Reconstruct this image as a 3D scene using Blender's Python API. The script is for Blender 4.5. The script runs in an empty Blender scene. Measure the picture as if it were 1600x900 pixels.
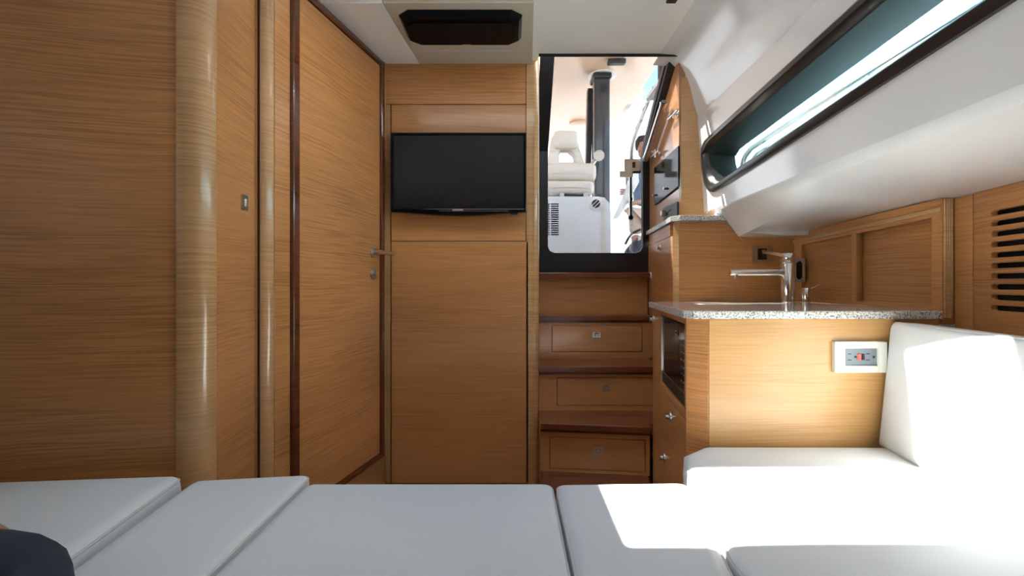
import bpy, bmesh, math, random
from mathutils import Vector, Matrix
random.seed(4)
S = bpy.context.scene
COL = S.collection

# ------------------------------------------------------------------ camera, sky, sun, exposure
FP, CX, CY, EYE = 700.0, 800.0, 443.0, 0.90      # focal length in px, centre column, horizon row, eye height
cam = bpy.data.cameras.new('camera'); cam.lens = FP / 1600 * 36; cam.sensor_width = 36
cam.shift_y = (CY - 450) / 1600; cam.clip_start = 0.02
camo = bpy.data.objects.new('camera', cam); COL.objects.link(camo)
camo.location = (0, 0, EYE); camo.rotation_euler = (math.pi / 2, 0, 0)
S.camera = camo

def P(px, py, Y):
    return Vector(((px - CX) / FP * Y, Y, EYE - (py - CY) / FP * Y))

S.view_settings.view_transform = 'Standard'; S.view_settings.look = 'None'
S.view_settings.gamma = 1.0; S.view_settings.exposure = 1.24
S.view_settings.use_curve_mapping = False

w = bpy.data.worlds.new('sky'); S.world = w; w.use_nodes = True
nt = w.node_tree; nt.nodes.clear()
def N(t, **k):
    n = nt.nodes.new(t)
    for a, b in k.items(): setattr(n, a, b)
    return n
tc = N('ShaderNodeTexCoord'); mp = N('ShaderNodeMapping'); mp.inputs['Scale'].default_value = (1, 1, 2.2)
mp.inputs['Location'].default_value = (0.3, 0.1, 0.0)
nz = N('ShaderNodeTexNoise'); nz.inputs['Scale'].default_value = 3.0; nz.inputs['Detail'].default_value = 7
nz.inputs['Roughness'].default_value = .55
rp = N('ShaderNodeValToRGB'); rp.color_ramp.elements[0].position = .44; rp.color_ramp.elements[1].position = .56
sx = N('ShaderNodeSeparateXYZ'); gr = N('ShaderNodeValToRGB')
gr.color_ramp.elements[0].position = 0; gr.color_ramp.elements[0].color = (.80, .86, .92, 1)
gr.color_ramp.elements[1].position = .8; gr.color_ramp.elements[1].color = (.20, .42, .80, 1)
e = gr.color_ramp.elements.new(.3); e.color = (.44, .66, .90, 1)
mx = N('ShaderNodeMixRGB'); mx.inputs['Color2'].default_value = (1.25, 1.25, 1.28, 1)
hz = N('ShaderNodeMapRange'); hz.inputs['From Min'].default_value = .36; hz.inputs['From Max'].default_value = .16
ad = N('ShaderNodeMath', operation='MAXIMUM')
bg = N('ShaderNodeBackground'); bg.inputs['Strength'].default_value = 7.4
ow = N('ShaderNodeOutputWorld')
L = nt.links.new
L(tc.outputs['Generated'], mp.inputs['Vector']); L(mp.outputs[0], nz.inputs['Vector']); L(nz.outputs['Fac'], rp.inputs[0])
L(tc.outputs['Generated'], sx.inputs[0]); L(sx.outputs['Z'], gr.inputs[0]); L(sx.outputs['Z'], hz.inputs['Value'])
L(rp.outputs[0], ad.inputs[0]); L(hz.outputs[0], ad.inputs[1])
L(ad.outputs[0], mx.inputs['Fac']); L(gr.outputs[0], mx.inputs['Color1']); L(mx.outputs[0], bg.inputs['Color'])
L(bg.outputs[0], ow.inputs['Surface'])

SUN_TO = Vector((-.50, .33, 1.0)).normalized()     # from the scene towards the sun: port quarter, high
sun = bpy.data.lights.new('sun', 'SUN'); sun.energy = 46.0; sun.angle = math.radians(.6); sun.color = (1, .95, .87)
suno = bpy.data.objects.new('sun', sun); COL.objects.link(suno)
suno.rotation_euler = SUN_TO.to_track_quat('Z', 'Y').to_euler(); suno.location = (-3, 3, 6)

# ------------------------------------------------------------------ materials
def new_mat(name):
    m = bpy.data.materials.new(name); m.use_nodes = True
    return m, m.node_tree, m.node_tree.nodes['Principled BSDF']

def plain(name, col, rough=.5, metal=0., coat=0., bump=None, spec=.5, emis=None):
    m, t, b = new_mat(name)
    b.inputs['Base Color'].default_value = (*col, 1); b.inputs['Roughness'].default_value = rough
    b.inputs['Metallic'].default_value = metal; b.inputs['Coat Weight'].default_value = coat
    b.inputs['Coat Roughness'].default_value = .08; b.inputs['Specular IOR Level'].default_value = spec
    g = t.nodes.new('ShaderNodeNewGeometry'); n = t.nodes.new('ShaderNodeTexNoise')
    sc, st = bump or (60, .02)
    n.inputs['Scale'].default_value = sc; n.inputs['Detail'].default_value = 3
    bp = t.nodes.new('ShaderNodeBump'); bp.inputs['Strength'].default_value = st; bp.inputs['Distance'].default_value = .004
    t.links.new(g.outputs['Position'], n.inputs['Vector']); t.links.new(n.outputs['Fac'], bp.inputs['Height'])
    t.links.new(bp.outputs[0], b.inputs['Normal'])
    if emis:
        b.inputs['Emission Color'].default_value = (*col, 1); b.inputs['Emission Strength'].default_value = emis
    return m

def wood(name, light, dark, rough=.33, coat=.35, zs=300., warp=.035, contrast=1., horiz=False, seed=0.):
    """veneer with fine lines that run level across the panel"""
    m, t, b = new_mat(name)
    n = t.nodes.new; l = t.links.new
    g = n('ShaderNodeNewGeometry'); s = n('ShaderNodeSeparateXYZ'); l(g.outputs['Position'], s.inputs[0])
    low = n('ShaderNodeTexNoise'); low.inputs['Scale'].default_value = 1.6; low.inputs['Detail'].default_value = 2
    off = n('ShaderNodeVectorMath'); off.operation = 'ADD'; off.inputs[1].default_value = (seed, seed * .7, seed * 1.3)
    l(g.outputs['Position'], off.inputs[0]); l(off.outputs[0], low.inputs['Vector'])
    wm = n('ShaderNodeMath'); wm.operation = 'MULTIPLY_ADD'; wm.inputs[1].default_value = warp
    l(low.outputs['Fac'], wm.inputs[0]); l(s.outputs['Y' if horiz else 'Z'], wm.inputs[2])
    def comb(hs, vs):
        c = n('ShaderNodeCombineXYZ')
        a1 = n('ShaderNodeMath'); a1.operation = 'MULTIPLY'; a1.inputs[1].default_value = hs; l(s.outputs['X'], a1.inputs[0])
        a2 = n('ShaderNodeMath'); a2.operation = 'MULTIPLY'; a2.inputs[1].default_value = hs; l(s.outputs['Z' if horiz else 'Y'], a2.inputs[0])
        a3 = n('ShaderNodeMath'); a3.operation = 'MULTIPLY_ADD'; a3.inputs[1].default_value = vs; a3.inputs[2].default_value = seed; l(wm.outputs[0], a3.inputs[0])
        l(a1.outputs[0], c.inputs[0]); l(a2.outputs[0], c.inputs[1]); l(a3.outputs[0], c.inputs[2])
        return c
    def noise(c, d=2.):
        q = n('ShaderNodeTexNoise'); q.inputs['Scale'].default_value = 1; q.inputs['Detail'].default_value = d
        q.inputs['Roughness'].default_value = .55; l(c.outputs[0], q.inputs['Vector']); return q
    fine = noise(comb(5., zs), 1.5); clus = noise(comb(1.2, 11.), 2.); wide = noise(comb(.9, 3.), 1.)
    r1 = n('ShaderNodeMapRange'); r1.inputs['From Min'].default_value = .40; r1.inputs['From Max'].default_value = .64
    l(fine.outputs['Fac'], r1.inputs['Value'])
    r2 = n('ShaderNodeMapRange'); r2.inputs['From Min'].default_value = .34; r2.inputs['From Max'].default_value = .66
    r2.inputs['To Min'].default_value = .28 * contrast; r2.inputs['To Max'].default_value = .75 * contrast
    l(clus.outputs['Fac'], r2.inputs['Value'])
    mu = n('ShaderNodeMath'); mu.operation = 'MULTIPLY'; l(r1.outputs[0], mu.inputs[0]); l(r2.outputs[0], mu.inputs[1])
    mxn = n('ShaderNodeMixRGB'); mxn.inputs[1].default_value = (*light, 1); mxn.inputs[2].default_value = (*dark, 1)
    l(mu.outputs[0], mxn.inputs[0])
    hv = n('ShaderNodeHueSaturation'); r3 = n('ShaderNodeMapRange'); r3.inputs['From Min'].default_value = .3; r3.inputs['From Max'].default_value = .7
    r3.inputs['To Min'].default_value = .90; r3.inputs['To Max'].default_value = 1.1
    l(wide.outputs['Fac'], r3.inputs['Value']); l(r3.outputs[0], hv.inputs['Value']); l(mxn.outputs[0], hv.inputs['Color'])
    l(hv.outputs[0], b.inputs['Base Color'])
    b.inputs['Roughness'].default_value = rough; b.inputs['Coat Weight'].default_value = coat; b.inputs['Coat Roughness'].default_value = .12
    bp = n('ShaderNodeBump'); bp.inputs['Strength'].default_value = .12; bp.inputs['Distance'].default_value = .0006
    l(mu.outputs[0], bp.inputs['Height']); bp.invert = True; l(bp.outputs[0], b.inputs['Normal'])
    return m

OAK_L, OAK_D = (.60, .272, .092), (.30, .110, .030)
M = {}
M['oak'] = wood('oak_veneer', OAK_L, OAK_D)
M['oak2'] = wood('oak_veneer_plain', (.58, .270, .094), (.35, .142, .045), contrast=.75, seed=3.7)
M['oak_post'] = wood('oak_solid_post', (.62, .355, .155), (.33, .15, .05), rough=.25, coat=.7, zs=260, warp=.05, contrast=.7, seed=7.1)
M['oak_edge'] = wood('oak_edge', (.50, .265, .105), (.27, .12, .045), zs=330, contrast=.8, seed=1.9)
M['mahog'] = wood('mahogany', (.135, .036, .013), (.06, .015, .006), rough=.2, coat=.8, zs=90, contrast=.8, seed=5.)
M['mahog_h'] = wood('mahogany_tread', (.20, .058, .024), (.085, .022, .01), rough=.22, coat=.7, zs=70, contrast=.8, horiz=True, seed=2.)
M['groove'] = plain('joint_shadow_gap', (.05, .022, .01), .8)
M['gel'] = plain('white_gelcoat', (.80, .805, .80), .16, coat=.9, bump=(2.2, .05))
M['ceil'] = plain('white_headliner', (.83, .815, .77), .32, coat=.2)
M['soffit'] = plain('beige_soffit', (.52, .46, .36), .55, bump=(300, .05))
M['black'] = plain('black_gloss', (.004, .004, .006), .10, spec=.2)
M['blackunit'] = plain('black_unit', (.004, .004, .006), .3, spec=.08)
M['blackframe'] = plain('black_frame', (.010, .010, .012), .35)
M['winframe'] = plain('window_surround', (.016, .013, .012), .28, coat=.25)
M['reveal'] = plain('window_reveal', (.008, .012, .009), .5, bump=(90, .08))
M['plast'] = plain('dark_plastic', (.015, .015, .016), .4)
M['chrome'] = plain('chrome', (.78, .77, .76), .08, 1.)
M['steel'] = plain('brushed_steel', (.55, .53, .50), .28, 1.)
M['brass'] = plain('satin_nickel', (.58, .54, .46), .3, 1.)
M['white'] = plain('white_plastic', (.80, .79, .76), .3)
M['ivory'] = plain('ivory_plastic', (.66, .64, .56), .35)
M['grey'] = plain('grey_plastic', (.17, .20, .22), .4)
M['red'] = plain('red_button', (.75, .10, .07), .35)
M['seat'] = plain('cream_vinyl', (.72, .66, .58), .45, bump=(25, .15))
M['roof'] = plain('warm_lit_hardtop', (.74, .53, .36), .3, coat=.3)  # peach of warm reflected light is put into the cream base colour
M['navy'] = plain('navy_cloth', (.022, .030, .045), .85, bump=(14, .9))
M['skin'] = plain('skin', (.42, .22, .14), .55, bump=(50, .1))
M['blue'] = plain('blue_shirt', (.17, .23, .34), .85, bump=(30, .3))
M['khaki'] = plain('khaki_shorts', (.62, .50, .40), .85, bump=(30, .3))
M['hair'] = plain('dark_hair', (.03, .022, .018), .7, bump=(80, .5))
M['bag'] = plain('dark_bag', (.05, .055, .075), .7, bump=(20, .6))
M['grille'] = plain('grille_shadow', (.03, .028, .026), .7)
M['teak'] = wood('teak_deck', (.30, .19, .11), (.18, .11, .06), horiz=True, zs=30)

def vinyl():
    m, t, b = new_mat('white_upholstery'); n = t.nodes.new; l = t.links.new
    g = n('ShaderNodeNewGeometry')
    b.inputs['Base Color'].default_value = (.66, .69, .69, 1); b.inputs['Roughness'].default_value = .55
    b.inputs['Sheen Weight'].default_value = .15
    w1 = n('ShaderNodeTexWave'); w1.inputs['Scale'].default_value = 150; w1.bands_direction = 'X'
    w2 = n('ShaderNodeTexWave'); w2.inputs['Scale'].default_value = 150; w2.bands_direction = 'Y'
    l(g.outputs['Position'], w1.inputs[0]); l(g.outputs['Position'], w2.inputs[0])
    ad = n('ShaderNodeMath'); ad.operation = 'ADD'; l(w1.outputs['Fac'], ad.inputs[0]); l(w2.outputs['Fac'], ad.inputs[1])
    b1 = n('ShaderNodeBump'); b1.inputs['Strength'].default_value = .12; b1.inputs['Distance'].default_value = .0008
    l(ad.outputs[0], b1.inputs['Height'])
    ns = n('ShaderNodeTexNoise'); ns.inputs['Scale'].default_value = 5; ns.inputs['Detail'].default_value = 2
    l(g.outputs['Position'], ns.inputs['Vector'])
    b2 = n('ShaderNodeBump'); b2.inputs['Strength'].default_value = .35; b2.inputs['Distance'].default_value = .015
    l(ns.outputs['Fac'], b2.inputs['Height']); l(b1.outputs[0], b2.inputs['Normal']); l(b2.outputs[0], b.inputs['Normal'])
    return m
M['vinyl'] = vinyl()
M['piping'] = plain('seam_piping', (.58, .58, .55), .5)

def granite():
    m, t, b = new_mat('grey_granite'); n = t.nodes.new; l = t.links.new
    g = n('ShaderNodeNewGeometry'); ns = n('ShaderNodeTexNoise'); ns.inputs['Scale'].default_value = 230; ns.inputs['Detail'].default_value = 4
    l(g.outputs['Position'], ns.inputs['Vector'])
    r = n('ShaderNodeValToRGB'); e = r.color_ramp.elements
    e[0].position = .32; e[0].color = (.08, .075, .06, 1); e[1].position = .56; e[1].color = (.70, .69, .64, 1)
    k = r.color_ramp.elements.new(.45); k.color = (.46, .45, .40, 1)
    l(ns.outputs['Fac'], r.inputs[0]); l(r.outputs[0], b.inputs['Base Color'])
    b.inputs['Roughness'].default_value = .14; b.inputs['Coat Weight'].default_value = .4
    return m
M['granite'] = granite()

def glass(name, tint, refl=1.):
    m, t, b = new_mat(name); n = t.nodes.new; l = t.links.new
    t.nodes.remove(b); out = t.nodes['Material Output']
    tr = n('ShaderNodeBsdfTransparent'); tr.inputs[0].default_value = (*tint, 1)
    gl = n('ShaderNodeBsdfGlossy'); gl.inputs['Roughness'].default_value = .02
    fr = n('ShaderNodeFresnel'); fr.inputs[0].default_value = 1.45
    mu = n('ShaderNodeMath'); mu.operation = 'MULTIPLY'; mu.inputs[1].default_value = refl; l(fr.outputs[0], mu.inputs[0])
    mi = n('ShaderNodeMixShader'); l(mu.outputs[0], mi.inputs[0]); l(tr.outputs[0], mi.inputs[1]); l(gl.outputs[0], mi.inputs[2])
    l(mi.outputs[0], out.inputs['Surface'])
    return m
M['glass'] = glass('dimming_door_glass', (.315, .325, .33), .2)  # dark tint added to dim the bright cockpit behind the door
M['hatchglass'] = glass('hatch_glass', (.66, .68, .70))
M['smoke'] = glass('smoked_glass', (.62, .64, .66))
M['teal'] = glass('teal_tinted_glass', (.20, .315, .33), .3)

# ------------------------------------------------------------------ object helpers
def tag(o, label=None, cat=None, group=None, kind=None):
    if label: o['label'] = label
    if cat: o['category'] = cat
    if group: o['group'] = group
    if kind: o['kind'] = kind
    return o

def link(name, bm, mat, parent=None, smooth=False):
    bmesh.ops.recalc_face_normals(bm, faces=bm.faces[:])
    me = bpy.data.meshes.new(name); bm.to_mesh(me); bm.free()
    me.materials.append(M[mat] if isinstance(mat, str) else mat)
    if smooth:
        for p in me.polygons: p.use_smooth = True
        me.set_sharp_from_angle(angle=math.radians(38))
    o = bpy.data.objects.new(name, me); COL.objects.link(o)
    if parent is not None:
        o.parent = parent
        o.matrix_parent_inverse = parent_world(parent).inverted()
    return o

def parent_world(p):
    mw = p.matrix_basis.copy(); q = p
    while q.parent is not None:
        mw = q.parent.matrix_basis @ q.matrix_parent_inverse @ mw if False else q.matrix_parent_inverse @ mw
        q = q.parent; mw = q.matrix_basis @ mw
    return mw

def thing(name, label, cat, loc, group=None, kind=None):
    o = bpy.data.objects.new(name, None); COL.objects.link(o); o.location = loc; o.empty_display_size = .05
    return tag(o, label, cat, group, kind)

def bevel(bm, r, seg=2, angle=30):
    if r > 0:
        es = [e for e in bm.edges if len(e.link_faces) == 2 and e.calc_face_angle(0) > math.radians(angle)]
        bmesh.ops.bevel(bm, geom=es, offset=r, segments=seg, profile=.5, affect='EDGES', clamp_overlap=True)
    return bm

def hexa(pts, bm=None):
    """8 corners: bottom ring 0-3, top ring 4-7"""
    bm = bm or bmesh.new(); v = [bm.verts.new(p) for p in pts]
    for f in ((0, 1, 2, 3), (4, 5, 6, 7), (0, 1, 5, 4), (1, 2, 6, 5), (2, 3, 7, 6), (3, 0, 4, 7)):
        bm.faces.new([v[i] for i in f])
    bmesh.ops.recalc_face_normals(bm, faces=bm.faces[:])
    return bm

def box(x0, x1, y0, y1, z0, z1, r=0., seg=2, bm=None):
    b = hexa([(x0, y0, z0), (x1, y0, z0), (x1, y1, z0), (x0, y1, z0), (x0, y0, z1), (x1, y0, z1), (x1, y1, z1), (x0, y1, z1)])
    bevel(b, r, seg)
    return b if bm is None else merge(bm, b)

def merge(a, b):
    me = bpy.data.meshes.new('tmp'); b.to_mesh(me); b.free(); a.from_mesh(me); bpy.data.meshes.remove(me); return a

def plate(outer, holes, th, mp, r=0.):
    """2D outline with holes, thickened: mp(u, v, w) gives the 3D point, w from 0 (face) to th (back)"""
    bm = bmesh.new(); loops = []; edges = []
    for lp in [outer] + list(holes):
        vs = [bm.verts.new((u, v, 0)) for u, v in lp]
        es = [bm.edges.new((vs[i], vs[(i + 1) % len(vs)])) for i in range(len(vs))]
        loops.append(vs); edges += es
    bmesh.ops.triangle_fill(bm, use_beauty=True, use_dissolve=False, edges=edges)
    faces = bm.faces[:]
    back = {v: bm.verts.new((v.co.x, v.co.y, th)) for v in bm.verts[:]}
    for f in faces: bm.faces.new([back[v] for v in reversed(f.verts)])
    for vs in loops:
        for i in range(len(vs)):
            a, b = vs[i], vs[(i + 1) % len(vs)]
            bm.faces.new([a, b, back[b], back[a]])
    bmesh.ops.recalc_face_normals(bm, faces=bm.faces[:])
    if r > 0:
        es = [e for e in bm.edges if e.calc_face_angle(0) > .5 and max(v.co.z for v in e.verts) < 1e-6]
        bmesh.ops.bevel(bm, geom=es, offset=r, segments=2, profile=.5, affect='EDGES', clamp_overlap=True)
    for v in bm.verts: v.co = Vector(mp(v.co.x, v.co.y, v.co.z))
    return bm

def rect(u0, u1, v0, v1): return [(u0, v0), (u1, v0), (u1, v1), (u0, v1)]
def rrect(u0, u1, v0, v1, r, n=6):
    out = []
    for cx, cy, a0 in ((u1 - r, v0 + r, -90), (u1 - r, v1 - r, 0), (u0 + r, v1 - r, 90), (u0 + r, v0 + r, 180)):
        for i in range(n + 1):
            a = math.radians(a0 + 90 * i / n); out.append((cx + r * math.cos(a), cy + r * math.sin(a)))
    return out
def circ(cx, cy, r, n=24): return [(cx + r * math.cos(2 * math.pi * i / n), cy + r * math.sin(2 * math.pi * i / n)) for i in range(n)]

def vframe(p0, p1, out=1):
    """local frame of an upright face from plan point p0 to p1; w grows INTO the panel (away from the room when out=1)"""
    p0 = Vector((*p0, 0)); p1 = Vector((*p1, 0)); d = (p1 - p0); Ln = d.length; d.normalize()
    nrm = Vector((-d.y, d.x, 0)) * out
    return (lambda u, v, w: p0 + d * u + nrm * w + Vector((0, 0, v))), Ln

def slab(p0, p1, z0, z1, th, out=1, r=.0012, gap=.001):
    mp, Ln = vframe(p0, p1, out)
    return plate(rect(gap, Ln - gap, z0 + gap, z1 - gap), [], th, mp, r)

def tube(path, r, n=12, closed=False, bm=None, caps=True):
    bm = bm or bmesh.new(); pts = [Vector(p) for p in path]; rs = r if isinstance(r, (list, tuple)) else [r] * len(pts)
    rings = []; up = None
    for i, p in enumerate(pts):
        if closed: t = pts[(i + 1) % len(pts)] - pts[i - 1]
        else: t = pts[min(i + 1, len(pts) - 1)] - pts[max(i - 1, 0)]
        t.normalize()
        if up is None: up = t.orthogonal().normalized()
        up = (up - t * up.dot(t)).normalized(); bi = t.cross(up)
        rings.append([bm.verts.new(p + (up * math.cos(2 * math.pi * k / n) + bi * math.sin(2 * math.pi * k / n)) * rs[i]) for k in range(n)])
    m = len(rings)
    for i in range(m if closed else m - 1):
        a, b = rings[i], rings[(i + 1) % m]
        for k in range(n): bm.faces.new([a[k], a[(k + 1) % n], b[(k + 1) % n], b[k]])
    if caps and not closed: bm.faces.new(rings[0][::-1]); bm.faces.new(rings[-1])
    return bm

def lathe(prof, origin, axis=(0, 0, 1), n=28, bm=None):
    bm = bm or bmesh.new(); ax = Vector(axis).normalized(); u = ax.orthogonal().normalized(); v = ax.cross(u); o = Vector(origin)
    rings = []
    for r, h in prof:
        if r < 1e-5: rings.append([bm.verts.new(o + ax * h)])
        else: rings.append([bm.verts.new(o + ax * h + (u * math.cos(2 * math.pi * k / n) + v * math.sin(2 * math.pi * k / n)) * r) for k in range(n)])
    for a, b in zip(rings, rings[1:]):
        for k in range(n):
            if len(a) == 1 and len(b) == 1: continue
            if len(a) == 1: bm.faces.new([a[0], b[(k + 1) % n], b[k]])
            elif len(b) == 1: bm.faces.new([a[k], a[(k + 1) % n], b[0]])
            else: bm.faces.new([a[k], a[(k + 1) % n], b[(k + 1) % n], b[k]])
    return bm

def bez(pts, n=8):
    """Catmull-Rom through the points"""
    P_ = [Vector(p) for p in pts]; out = []
    for i in range(len(P_) - 1):
        a = P_[max(i - 1, 0)]; b = P_[i]; c = P_[i + 1]; d = P_[min(i + 2, len(P_) - 1)]
        for k in range(n):
            t = k / n
            out.append(.5 * ((2 * b) + (c - a) * t + (2 * a - 5 * b + 4 * c - d) * t * t + (3 * b - a - 3 * c + d) * t ** 3))
    out.append(P_[-1]); return out

def round_poly(poly, cr, n=5):
    out = []; m = len(poly)
    for i in range(m):
        p = Vector(poly[i]); a = Vector(poly[i - 1]); b = Vector(poly[(i + 1) % m]); c = cr[i] if isinstance(cr, (list, tuple)) else cr
        da = (a - p).normalized(); db = (b - p).normalized(); ang = da.angle(db); t = min(c / math.tan(ang / 2), .45 * (a - p).length, .45 * (b - p).length)
        s = p + da * t; e = p + db * t
        for k in range(n + 1):
            f = k / n; out.append(((1 - f) ** 2 * s + 2 * f * (1 - f) * p + f * f * e))
    return out

def cushion(poly, z0, z1, r=.02, cr=.03, crown=.006, mp=None):
    """padded slab over a convex counter-clockwise outline, rounded rim, slightly crowned face"""
    base = round_poly(poly, cr); n = len(base); ctr = sum(base, Vector((0, 0))) / n
    nrm = []
    for i in range(n):
        d = (base[(i + 1) % n] - base[i - 1]).normalized(); nrm.append(Vector((-d.y, d.x)))
    def ring(ins, z): return [(*(base[i] + nrm[i] * ins), z) for i in range(n)]
    rings = [ring(r * .6, z0), ring(0, z0 + r * .6), ring(-.002, (z0 + z1) / 2)]
    for k in range(7):
        a = math.radians(90 * k / 6); rings.append(ring(r * (1 - math.cos(a)), z1 - r + r * math.sin(a)))
    top = [Vector(p) for p in rings[-1]]; c3 = Vector((*ctr, z1))
    for f in (.94, .85, .7, .5, .25):
        s = 1 - f; rings.append([tuple(c3 + (p - c3) * f + Vector((0, 0, crown * math.sin(s * math.pi / 2) ** .6))) for p in top])
    bm = bmesh.new(); mp = mp or (lambda u, v, w: (u, v, w))
    R = [[bm.verts.new(mp(*p)) for p in rg] for rg in rings]
    for a, b in zip(R, R[1:]):
        for i in range(n): bm.faces.new([a[i], a[(i + 1) % n], b[(i + 1) % n], b[i]])
    bm.faces.new(R[0][::-1]); cv = bm.verts.new(mp(ctr.x, ctr.y, z1 + crown))
    for i in range(n): bm.faces.new([R[-1][i], R[-1][(i + 1) % n], cv])
    return bm, [tuple(p) for p in rings[5]]

def text(name, s, size, mw, mat, parent):
    c = bpy.data.curves.new(name, 'FONT'); c.body = s; c.size = size; c.extrude = .0003; c.align_x = 'CENTER'; c.align_y = 'CENTER'
    tmp = bpy.data.objects.new('tmp', c); me = bpy.data.meshes.new_from_object(tmp); bpy.data.objects.remove(tmp)
    me.materials.clear(); me.materials.append(M[mat]); me.transform(mw)
    o = bpy.data.objects.new(name, me); COL.objects.link(o)
    o.parent = parent; o.matrix_parent_inverse = parent_world(parent).inverted(); return o

def skin_body(name, verts, edges, radii, mat, parent=None, sub=2):
    me = bpy.data.meshes.new(name); me.from_pydata([tuple(v) for v in verts], edges, [])
    o = bpy.data.objects.new(name, me); COL.objects.link(o); me.materials.append(M[mat])
    md = o.modifiers.new('Skin', 'SKIN'); md.use_smooth_shade = True
    if not me.skin_vertices: me.attributes.new
    for i, r in enumerate(radii):
        sv = me.skin_vertices[0].data[i] if me.skin_vertices else None
        if sv: sv.radius = r if isinstance(r, tuple) else (r, r); sv.use_root = (i == 0)
    s = o.modifiers.new('Sub', 'SUBSURF'); s.levels = sub; s.render_levels = sub
    if parent is not None:
        o.parent = parent; o.matrix_parent_inverse = parent_world(parent).inverted()
    return o

# ------------------------------------------------------------------ plan of the cabin (metres)
FLOOR = -.02; BK = 2.06; CEIL = 1.925; SOF = 1.912
def door_x(Y): return -.58 - .24 * (2.06 - Y)
def hull_x(Y): return .80 + .05 * (Y - .7) / 1.3           # face of the white hull liner at window height
def wood_x(Y):
    pts = [(-1.8, .40), (-.5, .85), (.3, 1.03), (.7, 1.13), (1.06, 1.215), (1.30, 1.253), (1.88, 1.182), (2.1, 1.16)]
    for (a, xa), (b, xb) in zip(pts, pts[1:]):
        if Y <= b: return xa + (xb - xa) * (Y - a) / (b - a)
    return pts[-1][1]
def wood_z(Y): return 1.150 if Y < 1.3 else 1.152 - .045 * (Y - 1.3) / .58

# --- floor
fl = link('floor', box(-1.9, 1.5, -1.8, 2.6, FLOOR - .04, FLOOR), 'mahog_h'); tag(fl, kind='structure')

# --- back wall (bulkhead with the panels round the television)
PX = lambda px, Y=BK: (px - CX) / FP * Y
PZ = lambda py, Y=BK: EYE - (py - CY) / FP * Y
bw = link('wall_back', box(PX(600), PX(834), BK + .006, BK + .04, FLOOR, 2.0), 'groove'); tag(bw, kind='structure')
mpb = lambda u, v, w: (u, BK + w, v)
def bpanel(px0, px1, z0, z1, mat, g=.0017, name='panel'):
    return link(name, plate(rect(PX(px0) + g, PX(px1) - g, z0 + g, z1 - g), [], .02, mpb, .0012), mat, bw)
bpanel(600, 610.4, FLOOR, PZ(163), 'oak_edge', name='edge_strip')
bpanel(600, 822, PZ(163), 2.0, 'oak')
bpanel(611, 822, PZ(377), PZ(163), 'oak2')
bpanel(611, 826, FLOOR, PZ(377), 'oak2')
# rounded end post beside the steps, top piece narrower joint
prof = [(PX(822.5), BK), (PX(834), BK)]
for i in range(9):
    a = math.radians(-90 + 90 * i / 8); prof.append((PX(843) - .028 + .028 * math.cos(a), BK + .028 + .028 * math.sin(a)))
prof += [(PX(843), 2.50), (PX(822.5), 2.50)]
link('end_post', plate(prof, [], 2.0 - FLOOR, lambda u, v, w: (u, v, FLOOR + w)), 'oak_post', bw, smooth=True)

# --- left wall: passage wall with the door, two rounded posts, light-switch panel and the big forward panel
lw = thing('wall_left', None, None, (-.75, 1.4, FLOOR), kind='structure')
A = (door_x(1.30), 1.30)
def dp(Y, off=0.): return (door_x(Y) + off, Y)
# backing behind everything
link('backing', slab(dp(1.36, -.02), dp(2.10, -.02), FLOOR, 2.0, .03, 1), 'groove', lw)
r2, c2 = .040, None
T = Vector((.24, 1.0)).normalized(); Nn = Vector((T.y, -T.x))       # wall direction and its normal into the room
q1 = Vector((-.740, 1.393))
def post(q, r, name, extra):
    """quarter round from the wall line at q turning to face forward, ending r to the left"""
    c = q - Nn * r; pts = []
    a0 = math.atan2(Nn.y, Nn.x); a1 = -math.pi / 2 - .12
    for i in range(13):
        a = a0 + (a1 - a0) * i / 12; pts.append((c.x + r * math.cos(a), c.y + r * math.sin(a)))
    pts += [(pts[-1][0] + .003, pts[-1][1] + .04), (c.x + T.x * .03, c.y + T.y * .03 + .02)]
    return link(name, plate(pts, [], 2.0 - FLOOR, lambda u, v, w: (u, v, FLOOR + w)), 'oak_post', lw, smooth=True)
post(q1, r2, 'rounded_post', 0)
w1_ = (-.781, 1.353); 
q2 = Vector((-.768, 1.165))
link('switch_panel', slab((q2.x, q2.y + .001), (-.7835, 1.372), FLOOR, 2.0, .02, 1), 'oak', lw)
link('backing', slab((q2.x - .015, q2.y), (-.796, 1.40), FLOOR, 2.0, .02, 1), 'groove', lw)
T = Vector((-.07, 1.0)).normalized(); Nn = Vector((T.y, -T.x))
post(q2, .055, 'rounded_post', 0)
g0 = (-.824, 1.114); g1 = (-1.90, .91)
link('big_panel', slab(g1, g0, FLOOR, 2.0, .02, 1), 'oak', lw)
link('backing', slab((g1[0], g1[1] + .015), (g0[0] + .01, g0[1] + .015), FLOOR, 2.0, .02, 1), 'groove', lw)
T = Vector((.24, 1.0)).normalized()
link('narrow_panel', slab(dp(1.395), dp(1.462), FLOOR, 2.0, .02, 1), 'oak', lw)
link('head_panel', slab(dp(1.462), dp(2.06), 1.905, 2.0, .02, 1), 'oak_edge', lw)
link('plinth_panel', slab(dp(1.462), dp(2.06), FLOOR, .118, .02, 1), 'oak_edge', lw)
link('jamb_strip', slab(dp(2.035), dp(2.062), FLOOR, 1.905, .02, 1), 'oak_edge', lw)
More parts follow.
